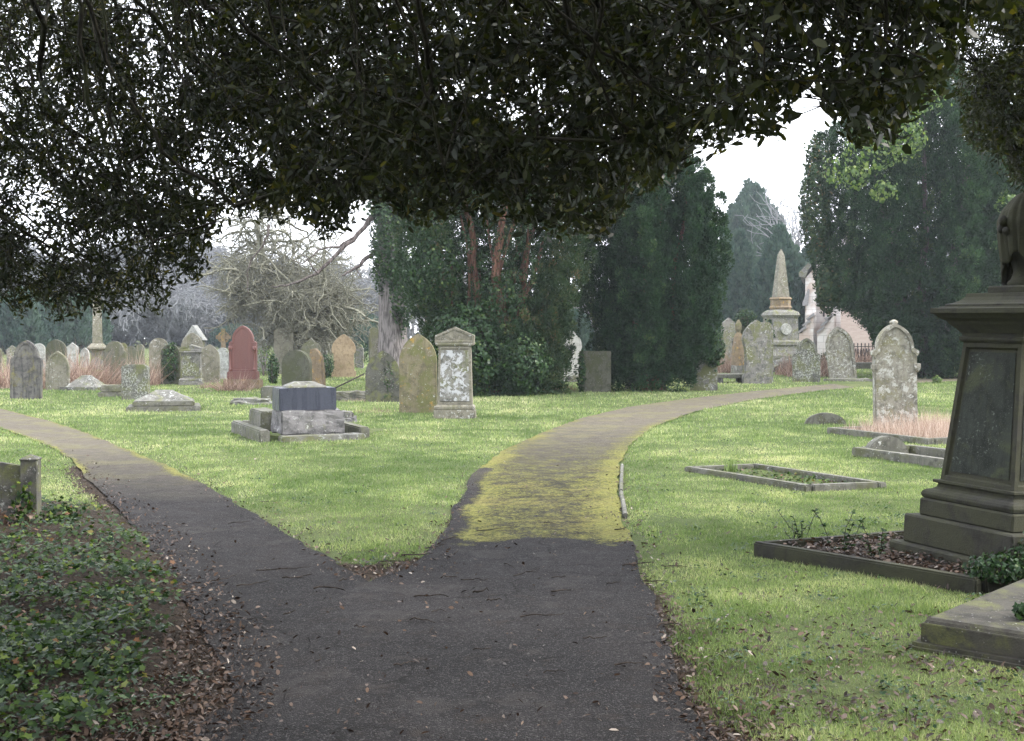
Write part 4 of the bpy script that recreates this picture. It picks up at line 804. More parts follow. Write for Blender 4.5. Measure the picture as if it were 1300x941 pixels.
# distant evergreens
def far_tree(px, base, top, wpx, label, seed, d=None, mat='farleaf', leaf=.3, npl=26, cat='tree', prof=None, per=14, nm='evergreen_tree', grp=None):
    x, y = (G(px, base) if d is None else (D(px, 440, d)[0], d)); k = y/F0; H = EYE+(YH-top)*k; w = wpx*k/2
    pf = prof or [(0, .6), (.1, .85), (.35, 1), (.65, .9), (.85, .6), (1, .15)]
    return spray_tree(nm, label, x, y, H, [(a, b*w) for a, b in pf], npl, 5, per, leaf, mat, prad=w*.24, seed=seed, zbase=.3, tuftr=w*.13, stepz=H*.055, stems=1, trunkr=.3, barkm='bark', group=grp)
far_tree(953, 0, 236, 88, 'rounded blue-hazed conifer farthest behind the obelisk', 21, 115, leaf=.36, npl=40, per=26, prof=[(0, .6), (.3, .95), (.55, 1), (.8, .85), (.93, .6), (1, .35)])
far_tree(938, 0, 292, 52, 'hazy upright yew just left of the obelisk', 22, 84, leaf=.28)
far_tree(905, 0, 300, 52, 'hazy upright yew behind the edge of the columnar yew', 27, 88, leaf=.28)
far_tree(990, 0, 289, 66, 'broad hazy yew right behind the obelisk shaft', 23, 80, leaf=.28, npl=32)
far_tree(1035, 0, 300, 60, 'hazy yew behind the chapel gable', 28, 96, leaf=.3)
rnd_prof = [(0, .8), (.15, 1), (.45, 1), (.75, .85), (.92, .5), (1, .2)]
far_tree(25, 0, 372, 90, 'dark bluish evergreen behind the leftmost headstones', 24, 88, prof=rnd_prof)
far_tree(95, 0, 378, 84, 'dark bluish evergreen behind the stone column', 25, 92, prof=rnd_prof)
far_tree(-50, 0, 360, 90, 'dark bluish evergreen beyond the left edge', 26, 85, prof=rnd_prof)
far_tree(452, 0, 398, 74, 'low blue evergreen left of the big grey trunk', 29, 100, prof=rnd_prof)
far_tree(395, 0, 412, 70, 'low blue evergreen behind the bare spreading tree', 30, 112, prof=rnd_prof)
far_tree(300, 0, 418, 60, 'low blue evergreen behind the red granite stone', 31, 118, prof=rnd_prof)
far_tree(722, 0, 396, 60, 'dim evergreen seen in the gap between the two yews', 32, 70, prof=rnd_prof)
# ------------------------------------------------------------------ bare trees
def bare_tree(name, label, x, y, H, r0, seed, mat, spread=1.0, depth=5, minr=.006, droop=0.0, fork=.28, kids=(3, 4), sides=4, wide=None, group=None, first=None):
    rg = np.random.default_rng(seed); A = []; B = []; ra = []; rb = []; trunkA = []
    def grow(p, d, L, r, lev):
        n = 5 if lev < 3 else 3
        for j in range(n):
            d = unit(d+rg.normal(0, .13+.05*lev, 3)+np.array([0, 0, -droop*lev*.06+(.05 if lev < 2 else 0)])); q = p+d*L/n; r2 = max(minr, r*(.93 if lev else .95)); A.append(p); B.append(q); ra.append(r); rb.append(r2); p = q; r = r2
            if lev < depth and (lev > 0 or j >= 1):
                for _ in range(rg.integers(1, kids[0] if lev < 2 else kids[1])):
                    o = unit(np.cross(d, rg.normal(size=3))); nd = unit(d*(.55 if lev else .35)+o*spread*rg.uniform(.7, 1.2)+np.array([0, 0, .12])); grow(p, nd, L*rg.uniform(.5, .72), max(minr, r*rg.uniform(.4, .6)), lev+1)
        if lev < depth: grow(p, d, L*.7, r, lev+1)
    th = tag(empty(name, (x, y, 0)), label, 'tree', group)
    grow(np.array([0, 0, -.1]), np.array([0, 0, 1.]), H*.42, r0, 0)
    A = np.array(A); B = np.array(B); ra = np.array(ra); rb = np.array(rb); big = ra > r0*.5
    if wide: A = A*np.array([wide, wide, 1]); B = B*np.array([wide, wide, 1])
    link('trunk', tubes('trunk', A[big], B[big], ra[big], rb[big], 8), M[mat], th); link('crown', tubes('crown', A[~big], B[~big], ra[~big], rb[~big], sides), M[mat], th); return len(A)
xb, yb = G(365, 474)
NL.append(bare_tree('bare_tree', 'spreading bare lichened tree behind the red granite headstone', xb, yb, 7.2, .24, 41, 'twiggreen', 1.25, 5, .006, .45, kids=(3, 3), wide=1.1))
x, y = D(1003, 440, 100)[0], 100
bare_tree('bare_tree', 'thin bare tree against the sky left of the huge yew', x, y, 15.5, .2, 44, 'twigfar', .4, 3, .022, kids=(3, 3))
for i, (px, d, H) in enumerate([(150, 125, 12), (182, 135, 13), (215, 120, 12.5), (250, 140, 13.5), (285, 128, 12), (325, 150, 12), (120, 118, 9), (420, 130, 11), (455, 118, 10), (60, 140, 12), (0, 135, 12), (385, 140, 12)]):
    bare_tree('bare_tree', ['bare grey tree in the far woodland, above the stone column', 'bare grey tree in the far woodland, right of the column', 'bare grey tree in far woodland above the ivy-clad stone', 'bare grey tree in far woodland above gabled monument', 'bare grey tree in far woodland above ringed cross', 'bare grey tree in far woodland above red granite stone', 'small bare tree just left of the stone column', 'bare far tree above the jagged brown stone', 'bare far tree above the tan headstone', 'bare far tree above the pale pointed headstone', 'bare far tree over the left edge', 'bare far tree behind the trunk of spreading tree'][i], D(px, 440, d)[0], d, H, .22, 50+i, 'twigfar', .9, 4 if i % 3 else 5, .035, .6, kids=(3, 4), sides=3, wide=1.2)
# far woodland as one mass
def woodland():
    n = 60000; X = RNG.uniform(-100, 110, n); Y = RNG.uniform(150, 185, n); h = 4.5+5.5*vnoise(X/9+3, Y/14)+2*vnoise(X/2.5, Y/3); h = h*np.where(X > 0, .7, 1.0); Z_ = RNG.random(n)**.8*h
    me = leaf_mesh('far_woodland', np.stack([X, Y, Z_], 1), RNG.normal(0, .5, (n, 3))+np.array([0, 0, .6]), rnd_dirs(n), RNG.uniform(.5, 1.3, n), RNG.uniform(.25, .6, n), 'diamond', np.clip(RNG.normal(.4, .2, n), 0, 1)); tag(link('far_woodland', me, M['woodfar']), 'hazy mass of distant woodland closing the view', 'woodland', kind='stuff')
M['woodfar'] = leafmat('distant bare wood', [(0, (.10, .11, .11)), (.5, (.17, .16, .17)), (1, (.26, .24, .25))], .9, .1, .1)  # lightened wood tones carry part of the distance haze
woodland()
# big grey fir trunk with ivy and bare limbs
xt, yt = G(499, 484); k = yt/F0; th = tag(empty('fir_tree', (xt, yt, 0)), 'big grey trunk with ivy mantle and bare limbs left of the wide yew', 'tree'); rel = np.array([xt, yt, 0])
zs = [0, .3, .8, 1.6, 2.6, 4, 6, 8, 10, 12]; rs = [.72, .58, .52, .47, .43, .40, .34, .27, .18, .06]
link('trunk', path_tube('trunk', [(-.05*z*.3, 0, z-.05) for z in zs], rs, 22, .22), M['greybark'], th)
def limb(pts, r0, r1, nm='limb', par=th, rel=rel, mat='bark'):
    P = [D(*p)-rel for p in pts]; P = [np.array(p) for p in P]; Q = []
    for i in range(len(P)-1):
        for t_ in (0, .33, .66): Q.append(P[i]*(1-t_)+P[i+1]*t_+RNG.normal(0, .02, 3))
    Q.append(P[-1]); n = len(Q); return link(nm, path_tube(nm, Q, [r0+(r1-r0)*(i/(n-1))**.7 for i in range(n)], 8, .2), M[mat], par)
limb([(490, 262, yt), (470, 280, yt-.4), (447, 305, yt-.7), (425, 327, yt-.9), (403, 347, yt-1.1), (385, 356, yt-1.2), (362, 362, yt-1.2), (345, 363, yt-1.2)], .11, .02)
limb([(482, 315, yt), (467, 327, yt-.4), (455, 338, yt-.6), (444, 344, yt-.7), (434, 350, yt-.8)], .10, .025)
limb([(450, 302, yt-.7), (430, 312, yt-.8), (405, 318, yt-1), (385, 335, yt-1), (372, 330, yt-1)], .045, .01)
limb([(403, 347, yt-1.1), (392, 330, yt-1.2), (380, 322, yt-1.3)], .03, .01); limb([(452, 340, yt-.6), (458, 352, yt-.7)], .03, .01)
limb([(342, 285, yt-1), (338, 305, yt-1), (322, 325, yt-1), (313, 345, yt-1), (315, 372, yt-1)], .05, .012)
ivy_cloud('ivy', th, (-.1, -.15, 4.6), (.65, .6, 2.0), 6500, .085); ivy_cloud('ivy', th, (.35, -.4, 3.0), (.45, .35, 1.3), 1500, .10); ivy_cloud('ivy', th, (0, 0, 8), (1.2, 1.1, 3), 5000, .16)
NL.append(0)
# ------------------------------------------------------------------ bushes, stems and dry plants
def bush(px, base, wpx, hpx, mat, label, n=500, size=.07, shape='oval', name='bush', cat='bush'):
    x, y = G(px, base); k = y/F0; th = tag(empty(name, (x, y, 0)), label, cat); w = wpx*k/2; h = hpx*k
    ivy_cloud('foliage', th, (0, 0, h*.5), (w, w*.8, h*.52), n, size, shape, mat, zmin=.02)
    A = np.zeros((8, 3)); A[:, :2] = RNG.normal(0, w*.15, (8, 2)); B = A+np.c_[RNG.normal(0, w*.5, (8, 2)), RNG.uniform(.6, .95, 8)*h]; link('stem', tubes('stem', A, B, .015, .006, 4), M['bark'], th); return th
def stems(name, px, base, wpx, hpx, mat, label, n, thick=.012, depth=1.0, lean=.35, cat='dry plant', kind=None, curl=0):
    x, y = G(px, base); k = y/F0; w = wpx*k/2; h = hpx*k; p0 = np.stack([RNG.uniform(-w, w, n), RNG.uniform(-depth, depth, n), np.zeros(n)], 1)
    cl_ = vnoise(p0[:, 0]*2.5+px, p0[:, 1]*2.5)-.5; d = unit(np.stack([RNG.normal(0, lean*1.25, n)+cl_*.8, RNG.normal(0, lean, n), np.ones(n)], 1)); L = h*RNG.uniform(.35, 1.1, n)*(1-.4*np.abs(p0[:, 0]/w)); N = rnd_dirs(n)
    me = leaf_mesh(name, p0, d, N, L, thick, 'blade', np.clip(RNG.normal(.5, .25, n), 0, 1))
    o = link(name, me, M[mat]); o.location = (x, y, 0); tag(o, label, cat, None, kind); return o
bush(1047, 468, 17, 20, 'yewleaf', 'round dark bush between the two far-path headstones', 500, .07)
bush(347, 489, 13, 38, 'ivyleaf', 'ivy-leaved bush left of the dark green round headstone', 500, .07, 'ivy')
bush(336, 478, 24, 40, 'limeleaf', 'yellow-green thin bush behind the red granite plinth', 260, .06)
bush(414, 481, 20, 30, 'yewleaf', 'dark green bush between brown broken stone and tan headstone', 700, .06)
bush(460, 461, 22, 28, 'yewleaf', 'green bush right of the tan headstone', 600, .07)
bush(378, 470, 18, 28, 'yewbrown', 'low olive bush in front of bare tree trunk', 400, .07)
bush(1233, 492, 26, 22, 'redstem', 'scrubby brown undergrowth at foot of the huge yew', 260, .07); bush(1189, 488, 10, 11, 'limeleaf', 'small bright yellow-green shrub at the foot of the huge yew', 160, .08)
stems('bramble', 300, 497, 40, 36, 'redstem', 'tangled red-brown bramble bush before the red granite headstone', 420, .018, .5, .7)
stems('bramble', 265, 494, 24, 16, 'redstem', 'small grey-brown bramble left of the red granite headstone', 220, .016, .4, .8)
stems('bramble', 18, 492, 70, 58, 'redstem', 'reddish brambles between the leftmost stones', 900, .02, 1.5, .55)
stems('bramble', 103, 492, 74, 66, 'redstem', 'pinkish dry brambles around the stone column', 1200, .02, 1.5, .5)
stems('bramble', 188, 490, 34, 52, 'redstem', 'pale pinkish stems between scooped stone and ivy-clad stone', 400, .018, 1.0, .4)
stems('bramble', 172, 486, 22, 66, 'straw', 'tall pale dry stems behind the scooped headstone', 90, .02, .6, .18)
stems('bramble', 1030, 478, 80, 44, 'redstem', 'red dry stems behind the short carved headstone', 900, .025, 1.4, .3)
stems('bramble', 1098, 466, 46, 40, 'redstem', 'red dry stems in front of the pink brick wall', 400, .025, 1.0, .3)
stems('bramble', 925, 474, 40, 38, 'redstem', 'pinkish dry stems behind the iron railing', 500, .022, .8, .4)
stems('bramble', 455, 511, 38, 12, 'straw', 'dry grass heap around the broken kerb block', 300, .012, .4, 1.3)
stems('bramble', 478, 526, 56, 15, 'redstem', 'flattened brown dry grass before the speckled arched stone', 520, .010, .3, 1.6)
stems('bramble', 700, 497, 60, 22, 'redstem', 'low brown stems under the gap between the yews', 300, .015, .8, .7)
# dry grass on the kerbed grave
n = 5200; u = RNG.random(n); v_ = RNG.random(n); A0, A1, A3 = np.array(KD[0]), np.array(KD[1]), np.array(KD[3]); xy = A0+(A1-A0)*(u*.96+.02)[:, None]+(A3-A0)*(v_*.96+.02)[:, None]; dens = vnoise(xy[:, 0]*2.2, xy[:, 1]*2.2)
L = (.16+.42*dens)*RNG.uniform(.4, 1.1, n)*np.clip((v_+.12)*3, .3, 1)
me = leaf_mesh('dry_grass', np.c_[xy, np.zeros(n)+.02], np.c_[RNG.normal(0, .3, (n, 2)), np.ones(n)], rnd_dirs(n), L, .009, 'blade', np.clip(RNG.normal(.55, .25, n), 0, 1)); tag(link('dry_grass', me, M['straw']), 'pink-brown dry grass filling the kerbed grave', 'dry grass', kind='stuff')
# daffodil shoots and plants on the kerbed graves
def tuft(x, y, n, h, w, mat, label, thick=.01, name='plant_tuft', z=0):
    me = leaf_mesh(name, np.c_[RNG.normal(0, w, (n, 2)), np.zeros(n)], np.c_[RNG.normal(0, .16, (n, 2)), np.ones(n)], rnd_dirs(n), h*RNG.uniform(.6, 1.1, n), thick, 'blade', RNG.random(n)*.5+.1); o = link(name, me, M[mat]); o.location = (x, y, z); tag(o, label, 'plant')
tuft(2.52, 14.45, 60, .24, .035, 'grass', 'upright green daffodil shoots on the lone kerbed grave', .012)
def filled(poly, n, mat, size, label, name, cat, h=.03, shape='oval', seed=0, tn=(.5, .25)):
    P = np.array(poly); u = RNG.random(n); v_ = RNG.random(n); a = P[0]*(1-u)[:, None]+P[1]*u[:, None]; b = P[3]*(1-u)[:, None]+P[2]*u[:, None]; c = P.mean(0); xy = a*(1-v_)[:, None]+b*v_[:, None]; xy = c+(xy-c)*.9
    N = unit(np.c_[RNG.normal(0, .5, (n, 2)), np.ones(n)]); me = leaf_mesh(name, np.c_[xy, RNG.uniform(.005, h, n)], np.cross(N, rnd_dirs(n)), N, size*RNG.uniform(.6, 1.2, n), size*.6*RNG.uniform(.6, 1.2, n), shape, np.clip(RNG.normal(*tn, n), 0, 1)); tag(link(name, me, M[mat]), label, cat, kind='stuff')
filled(KP, 700, 'ivyground', .045, 'ivy and weeds inside the lone kerbed grave', 'weeds', 'weeds', .07, 'ivy', tn=(.6, .2)); filled(KP, 1500, 'litter', .05, 'dead leaves inside the lone kerbed grave', 'fallen_leaves', 'dead leaves', .02)
filled(KR, 7000, 'litter', .045, 'dead leaves filling the large pedestal plot', 'fallen_leaves', 'dead leaves', .145); filled(KN, 600, 'litter', .05, 'dead leaves inside the lichened kerbed grave', 'fallen_leaves', 'dead leaves', .03)
def seedling(px, py, hpx, label, n=26, size=.04, z=.04):
    z = z+.05; x, y = G(px, py, z); k = y/F0; h = hpx*k*1.35; th = tag(empty('seedling', (x, y, z)), label, 'seedling')
    A = []; B = []; P = []; Dd = []
    for s in range(4):
        p = np.zeros(3); d = unit(np.array([RNG.normal(0, .35), RNG.normal(0, .35), 1]))
        for j in range(6):
            q = p+unit(d+RNG.normal(0, .15, 3))*h/6*(1-.12*s); A.append(p); B.append(q); p = q
            for _ in range(n//7+1): P.append(p); Dd.append(unit(np.array([RNG.normal(), RNG.normal(), .35])))
    link('stem', tubes('stem', A, B, .003, .002, 4), M['twig'], th); P = np.array(P); m = len(P); link('foliage', leaf_mesh('foliage', P, np.array(Dd), np.array([0, 0, 1.])+RNG.normal(0, .4, (m, 3)), size*RNG.uniform(.5, 1.1, m), size*.5, 'oval', np.clip(RNG.normal(.65, .25, m), 0, 1)), M['ivyleaf'], th)
seedling(1068, 705, 50, 'leafy sapling in the dark kerbed plot, tallest, left of pedestal', 40, .045); seedling(1018, 690, 38, 'sparse reddish sapling near tip of the dark kerbed plot', 22, .035); seedling(1112, 712, 40, 'small sapling beside the lowest pedestal slab', 30, .04)
seedling(1008, 688, 20, 'tiny seedling at the tip of the dark kerbed plot', 16, .03)
x, y = 3.02, 7.76; th = tag(empty('bush', (x, y, .10)), 'low small-leaved bush in front of the large pedestal', 'bush'); ivy_cloud('foliage', th, (0, 0, .07), (.21, .12, .10), 1100, .026, 'oval', 'ivyleaf', zmin=0); ivy_cloud('foliage', th, (.28, .09, .11), (.2, .12, .17), 900, .026, 'oval', 'ivyleaf', zmin=0)
A = RNG.normal(0, .1, (30, 3))*[1, 1, 0]; B = A+np.c_[RNG.normal(0, .10, (30, 2)), RNG.uniform(.08, .22, 30)]; link('stem', tubes('stem', A, B, .002, .001, 4), M['twig'], th)
th = tag(empty('ivy_sprig', (*G(1296, 785, .19), .19)), 'dark ivy sprig lying on the corner ledger slab', 'ivy'); ivy_cloud('foliage', th, (.06, 0, .03), (.10, .06, .05), 60, .05, 'ivy', 'ivyleaf', zmin=0)
o = link('fallen_branch', path_tube('fallen_branch', [(*G(p, q), z) for p, q, z in ((416, 500, .05), (430, 496, .12), (445, 492, .2), (462, 488, .32))], [.015, .02, .022, .025], 6), M['twig']); tag(o, 'long thin fallen branch leaning toward the speckled arched stone', 'branch')
# ------------------------------------------------------------------ holm oak whose canopy hangs over the view
BX = [-400, 0, 40, 70, 110, 150, 185, 215, 240, 262, 272, 290, 340, 380, 415, 445, 480, 520, 560, 600, 650, 700, 740, 770, 790, 805, 850, 880, 905, 925, 950, 965, 1000, 1012, 1030, 1060, 1085, 1110, 1140, 1160, 1195, 1215, 1235, 1700]
BY = [420, 398, 404, 408, 402, 400, 396, 386, 368, 335, 296, 286, 296, 306, 308, 292, 272, 290, 288, 276, 286, 306, 318, 304, 268, 238, 226, 205, 196, 172, 176, 198, 192, 135, 112, 160, 186, 192, 196, 158, 136, 92, 20, 10]
GAPS = [(110, 155, 30, 45, .6), (200, 120, 30, 45, .4), (290, 200, 60, 50, .45), (30, 240, 40, 50, .5), (310, 265, 50, 22, .55), (1010, 60, 70, 30, .85), (870, 60, 50, 26, .5), (1080, 28, 60, 24, .85), (1195, 30, 50, 50, .97), (930, 40, 40, 30, .6), (1150, 60, 40, 30, .6), (940, 130, 40, 18, .6), (690, 70, 30, 14, .4), (1040, 125, 25, 30, .5), (455, 60, 30, 20, .3)]
def rough_edge(px): return 40*(vnoise(px/23., px*0+3.3)-.62)+15*(vnoise(px/8., px*0+8.1)-.5)
def inview_ok(P, rg, soft=6):
    px, py, d = proj(P); b = np.interp(px, BX, BY)+rough_edge(px)+rg.normal(0, soft, len(P)); return (py < b) | (d < .3)
def oak():
    rg = np.random.default_rng(77); fork = np.array([-2.2, -2.4, 3.4])
    nodes = [np.array([-2.6, -2.8, -.1]), np.array([-2.5, -2.7, 1.6]), fork]; par = [-1, 0, 1]
    def add_limb(pts, start=2):
        p = nodes[start]; prev = start
        for q in pts:
            q = np.array(q); m = max(2, int(np.linalg.norm(q-p)/.45))
            for i in range(1, m+1):
                nodes.append(p+(q-p)*i/m+rg.normal(0, .035, 3)); par.append(prev); prev = len(nodes)-1
            p = q
        return prev
    add_limb([(-2.6, 1.5, 4.9), D(-20, -120, 5), D(40, 30, 5.8), D(72, 150, 6.6), D(95, 225, 7.2), D(130, 275, 7.8), D(170, 320, 8.2)])
    lim1 = len(nodes)
    a = add_limb([(-1.6, 1, 5.0), D(210, -120, 4.6), D(250, 60, 5.6), D(330, 190, 6.6), D(380, 240, 7.2), D(415, 270, 7.6)])
    add_limb([(-.8, .8, 5.1), D(430, -140, 4.3), D(500, 60, 5.2), D(560, 160, 6.0), D(640, 250, 6.6), D(710, 290, 7.0)])
    add_limb([(0, .4, 5.2), D(700, -150, 4), D(760, 40, 4.9), D(800, 120, 5.4), D(850, 190, 5.8)])
    add_limb([(.9, .2, 5.0), D(900, -150, 3.5), D(930, 20, 4), D(960, 90, 4.2), D(985, 150, 4.3)])
    add_limb([(1.8, 0, 4.6), D(1050, -150, 3.2), D(1080, 30, 3.4), D(1110, 120, 3.5), D(1125, 170, 3.6)])
    add_limb([(-5, 1, 4.6), D(-220, -60, 7), D(-60, 180, 8), D(20, 300, 8.4), D(80, 350, 8.7)])
    add_limb([(-6, -5, 5)]); add_limb([(1, -7, 5.2)]); add_limb([(5, -3, 5)]); add_limb([(-2.2, -2, 7)]); add_limb([(-7, 0, 5.5)]); add_limb([(-1.5, 3, 6.3), (0, 7, 6.4)]); add_limb([(2, 1, 5.9), (4, 4, 5.8)])
    nl0 = len(nodes)
    for i in range(95):
        ex = -140+1380*(i+rg.random())/95; eb = np.interp(ex, BX, BY); ey = eb-rg.uniform(5, 150) if i % 3 else eb-rg.uniform(0, 25); lo = np.interp(ex, [-200, 200, 450, 800, 950, 1250], [6.0, 5.6, 4.8, 4.2, 3.3, 3.0]); hi = np.interp(ex, [-200, 200, 450, 800, 950, 1250], [9.4, 8.8, 7.8, 6.8, 5.0, 3.9])
        sx = ex-rg.uniform(90, 360)*(1 if ex < 1000 else .5); d1 = rg.uniform(lo, hi); d1 = lo-rg.uniform(.1, .5) if (i % 3 == 0 and ex < 700) else d1; d0 = max(2.9, d1-rg.uniform(.6, 2.0)); sy = rg.uniform(-260, -140); cx_, cy_ = sx+(ex-sx)*rg.uniform(.05, .4), sy+(ey-sy)*rg.uniform(.5, .75)
        t_ = np.linspace(0, 1, 16)[:, None]; q = (1-t_)**2*np.array([[sx, sy, d0]])+2*t_*(1-t_)*np.array([[cx_, cy_, (d0+d1)/2]])+t_**2*np.array([[ex, ey, d1]]); W_ = np.array([D(*v) for v in q])+np.cumsum(rg.normal(0, .02, (16, 3)), 0)
        nd_ = np.array(nodes[3:nl0]); hi_ok = np.linalg.norm(nd_-W_[0], axis=1)+np.where(proj(nd_)[1] > -120, 50, 0)*(nd_[:, 1] > .3); prev = 3+int(np.argmin(hi_ok)); a_ = nodes[prev]
        for f in (.33, .66): nodes.append(a_+(W_[0]-a_)*f+np.array([0, 0, .12])); par.append(prev); prev = len(nodes)-1
        for w_ in W_: nodes.append(w_); par.append(prev); prev = len(nodes)-1
    nch = len(nodes)
    # targets seen in the photo
    N = 6600; px = rg.uniform(-200, 1260, N); by = np.interp(px, BX, BY); py = by-np.abs(rg.random(N))**1.05*(by+150)
    dlo = np.interp(px, [-200, 200, 450, 800, 950, 1250], [6.2, 5.8, 4.8, 4.2, 3.2, 3.0]); dhi = np.interp(px, [-200, 200, 450, 800, 950, 1250], [9.8, 9.2, 8.2, 7.0, 5.2, 4.0]); dd = dlo+(dhi-dlo)*rg.random(N)
    keep = rg.random(N) < np.interp(px, [-200, 100, 350, 500, 850, 950, 1250], [.95, .98, .95, .72, .6, .3, .27])
    for gx, gy, rx, ry, s in GAPS: keep &= ~((((px-gx)/rx)**2+((py-gy)/ry)**2 < 1) & (rg.random(N) < s))
    keep &= (py < by-6+rough_edge(px)) & (rg.random(N) < np.clip((by-py)/70, .3, 1)); keep &= rg.random(N) < np.clip(-.05+1.9*vnoise(px/42., py/34.), 0.12, 1)
    T1 = np.array([D(a_, b_, c_) for a_, b_, c_ in zip(px[keep], py[keep], dd[keep])]); n1 = len(T1)
    # unseen crown over and behind the viewer, widened and lowered to shade the foreground
    N = 8600; Q = np.c_[rg.uniform(-11, 10.5, N), rg.uniform(-12, 9, N), rg.uniform(1.3, 8.2, N)]; c = np.array([-2, -1.5, 3.2]); e = (Q-c)/np.stack([np.where(Q[:, 0] > -2, 12.0, 8.6), np.full(N, 10.5), np.full(N, 5.0)], 1); rr = np.linalg.norm(e, axis=1)
    qx, qy, qd = proj(Q); seen = (qd > .2) & (qy > -130) & (qx > -350) & (qx < 1650); near = (np.hypot(Q[:, 0], Q[:, 1]) < 3.6) & (Q[:, 2] < 3.2) | (Q[:, 1] > 1.5) & (Q[:, 0] > -5) & (Q[:, 2] < 4) | (Q[:, 2] < 2.9) & (rr < .72) | (Q[:, 1] > 3.5) & (rg.random(N) < .6)
    T2 = Q[(rr < 1) & (rr > .35) & ~seen & ~near]; T = np.r_[T1, T2]; isv = np.r_[np.ones(n1, bool), np.zeros(len(T2), bool)]
    order = np.argsort(np.linalg.norm(T-fork, axis=1)); cap = len(nodes)+len(T)*4+10; ND = np.zeros((cap, 3)); nn = len(nodes); ND[:nn] = np.array(nodes); PA = np.full(cap, -1); PA[:nn] = par; tips = []
    for ti in order:
        t_ = T[ti]; d2 = np.linalg.norm(ND[3:nn]-t_, axis=1); j = 3+int(np.argmin(d2)); p = ND[j]; L = d2[j-3]
        if isv[ti] and L > .75: continue
        m = max(1, min(4, int(L/.16))); prev = j; sag = np.array([0, 0, .10*L])
        for i in range(1, m+1):
            f = i/m; ND[nn] = p+(t_-p)*f+sag*math.sin(f*PI)+rg.normal(0, .018, 3)*(f < 1); PA[nn] = prev; prev = nn; nn += 1
        tips.append((prev, ti))
    cnt = np.ones(nn)*.25
    for q, _ in tips: cnt[q] += 1
    for i in range(nn-1, 2, -1):
        if PA[i] >= 0: cnt[PA[i]] += cnt[i]
    rad = np.minimum(.0017*cnt**.46, .13); rad = np.where(ND[:nn, 1] > 3.2, np.minimum(rad, np.where(np.arange(nn) < lim1, .04, .022)), rad); rad[:3] = [.42, .33, .27]
    th = tag(empty('holm_oak_tree', (-2.6, -2.8, 0)), 'evergreen oak whose dark leafy boughs hang across the top', 'tree'); off = np.array([-2.6, -2.8, 0])
    ch = np.arange(1, nn); pa = PA[1:nn].astype(int); ok = pa >= 0; ch, pa = ch[ok], pa[ok]
    vis = inview_ok(ND[ch], rg, 2) | (rad[ch] > .02)
    ch, pa = ch[vis], pa[vis]; r1 = np.minimum(rad[pa], rad[ch]*1.25); big = rad[ch] > .02
    tk = ch <= 3
    link('trunk', path_tube('trunk', [ND[0]-off, (ND[0]+ND[1])/2-off, ND[1]-off, (ND[1]+ND[2])/2-off, ND[2]-off], [.48, .38, .34, .32, .26], 16, .2), M['oakbark'], th)
    bo = link('bough', tubes('bough', ND[pa[big]]-off, ND[ch[big]]-off, r1[big], rad[ch[big]], 8), M['oakbark'], th)
    P = []; Dd = []; Nn = []; Ls = []; TA = []; TB = []; Tn = []
    for q, ti in tips:
        t_ = ND[q]; base = unit(t_-ND[PA[q]]); v = isv[ti]; ntw = 5 if v else 4; nl = (13 if t_[0] < -.8 else 10) if v else 7; tone = rg.normal(.45, .13)
        for _ in range(ntw):
            d = unit(base*.7+rg.normal(0, .7, 3)+np.array([0, 0, -.28])); Lt = rg.uniform(.12, .38) if v else rg.uniform(.25, .5); TA.append(t_); TB.append(t_+d*Lt)
            f = (np.arange(nl)+rg.random(nl))/nl; s = rg.normal(0, 1, (nl, 3)); P.append(t_+d*Lt*f[:, None]); Dd.append(unit(d*.6+unit(s)*1.0+np.array([0, 0, -.25]))); Nn.append(unit(rg.normal(0, .6, (nl, 3))+np.array([0, -.2, .4]))); Ls.append(rg.uniform(.6, 1.1, nl)*(.042 if t_[0] < -1.0 else .048)*rg.uniform(.8, 1.15) if v else rg.uniform(.09, .15, nl)); Tn.append(np.clip(rg.normal(tone, .2, nl), 0, 1))
    P = np.concatenate(P); Dd = np.concatenate(Dd); Nn = np.concatenate(Nn); Ls = np.concatenate(Ls); Tn = np.concatenate(Tn)
    k = inview_ok(P+Dd*Ls[:, None], rg, 5) | (np.linalg.norm(P-np.array([0, 0, EYE]), axis=1) < .01)
    k &= np.linalg.norm(P-np.array([0, 0, EYE]), axis=1) > 1.5
    P, Dd, Nn, Ls, Tn = P[k], Dd[k], Nn[k], Ls[k], Tn[k]
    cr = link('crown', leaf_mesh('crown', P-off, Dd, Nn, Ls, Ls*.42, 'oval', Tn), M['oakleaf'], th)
    TA = np.array(TA); TB = np.array(TB); k = inview_ok(TB, rg, 3)
    A = np.r_[ND[pa[~big]], TA[k]]-off; B = np.r_[ND[ch[~big]], TB[k]]-off; ra = np.r_[r1[~big], np.full(k.sum(), .0022)]; rb = np.r_[rad[ch[~big]], np.full(k.sum(), .0012)]
    link('twigs', tubes('twigs', A, B, ra, rb, 4), M['oakbark'], cr)
    return len(P), n1
NL.append(oak())
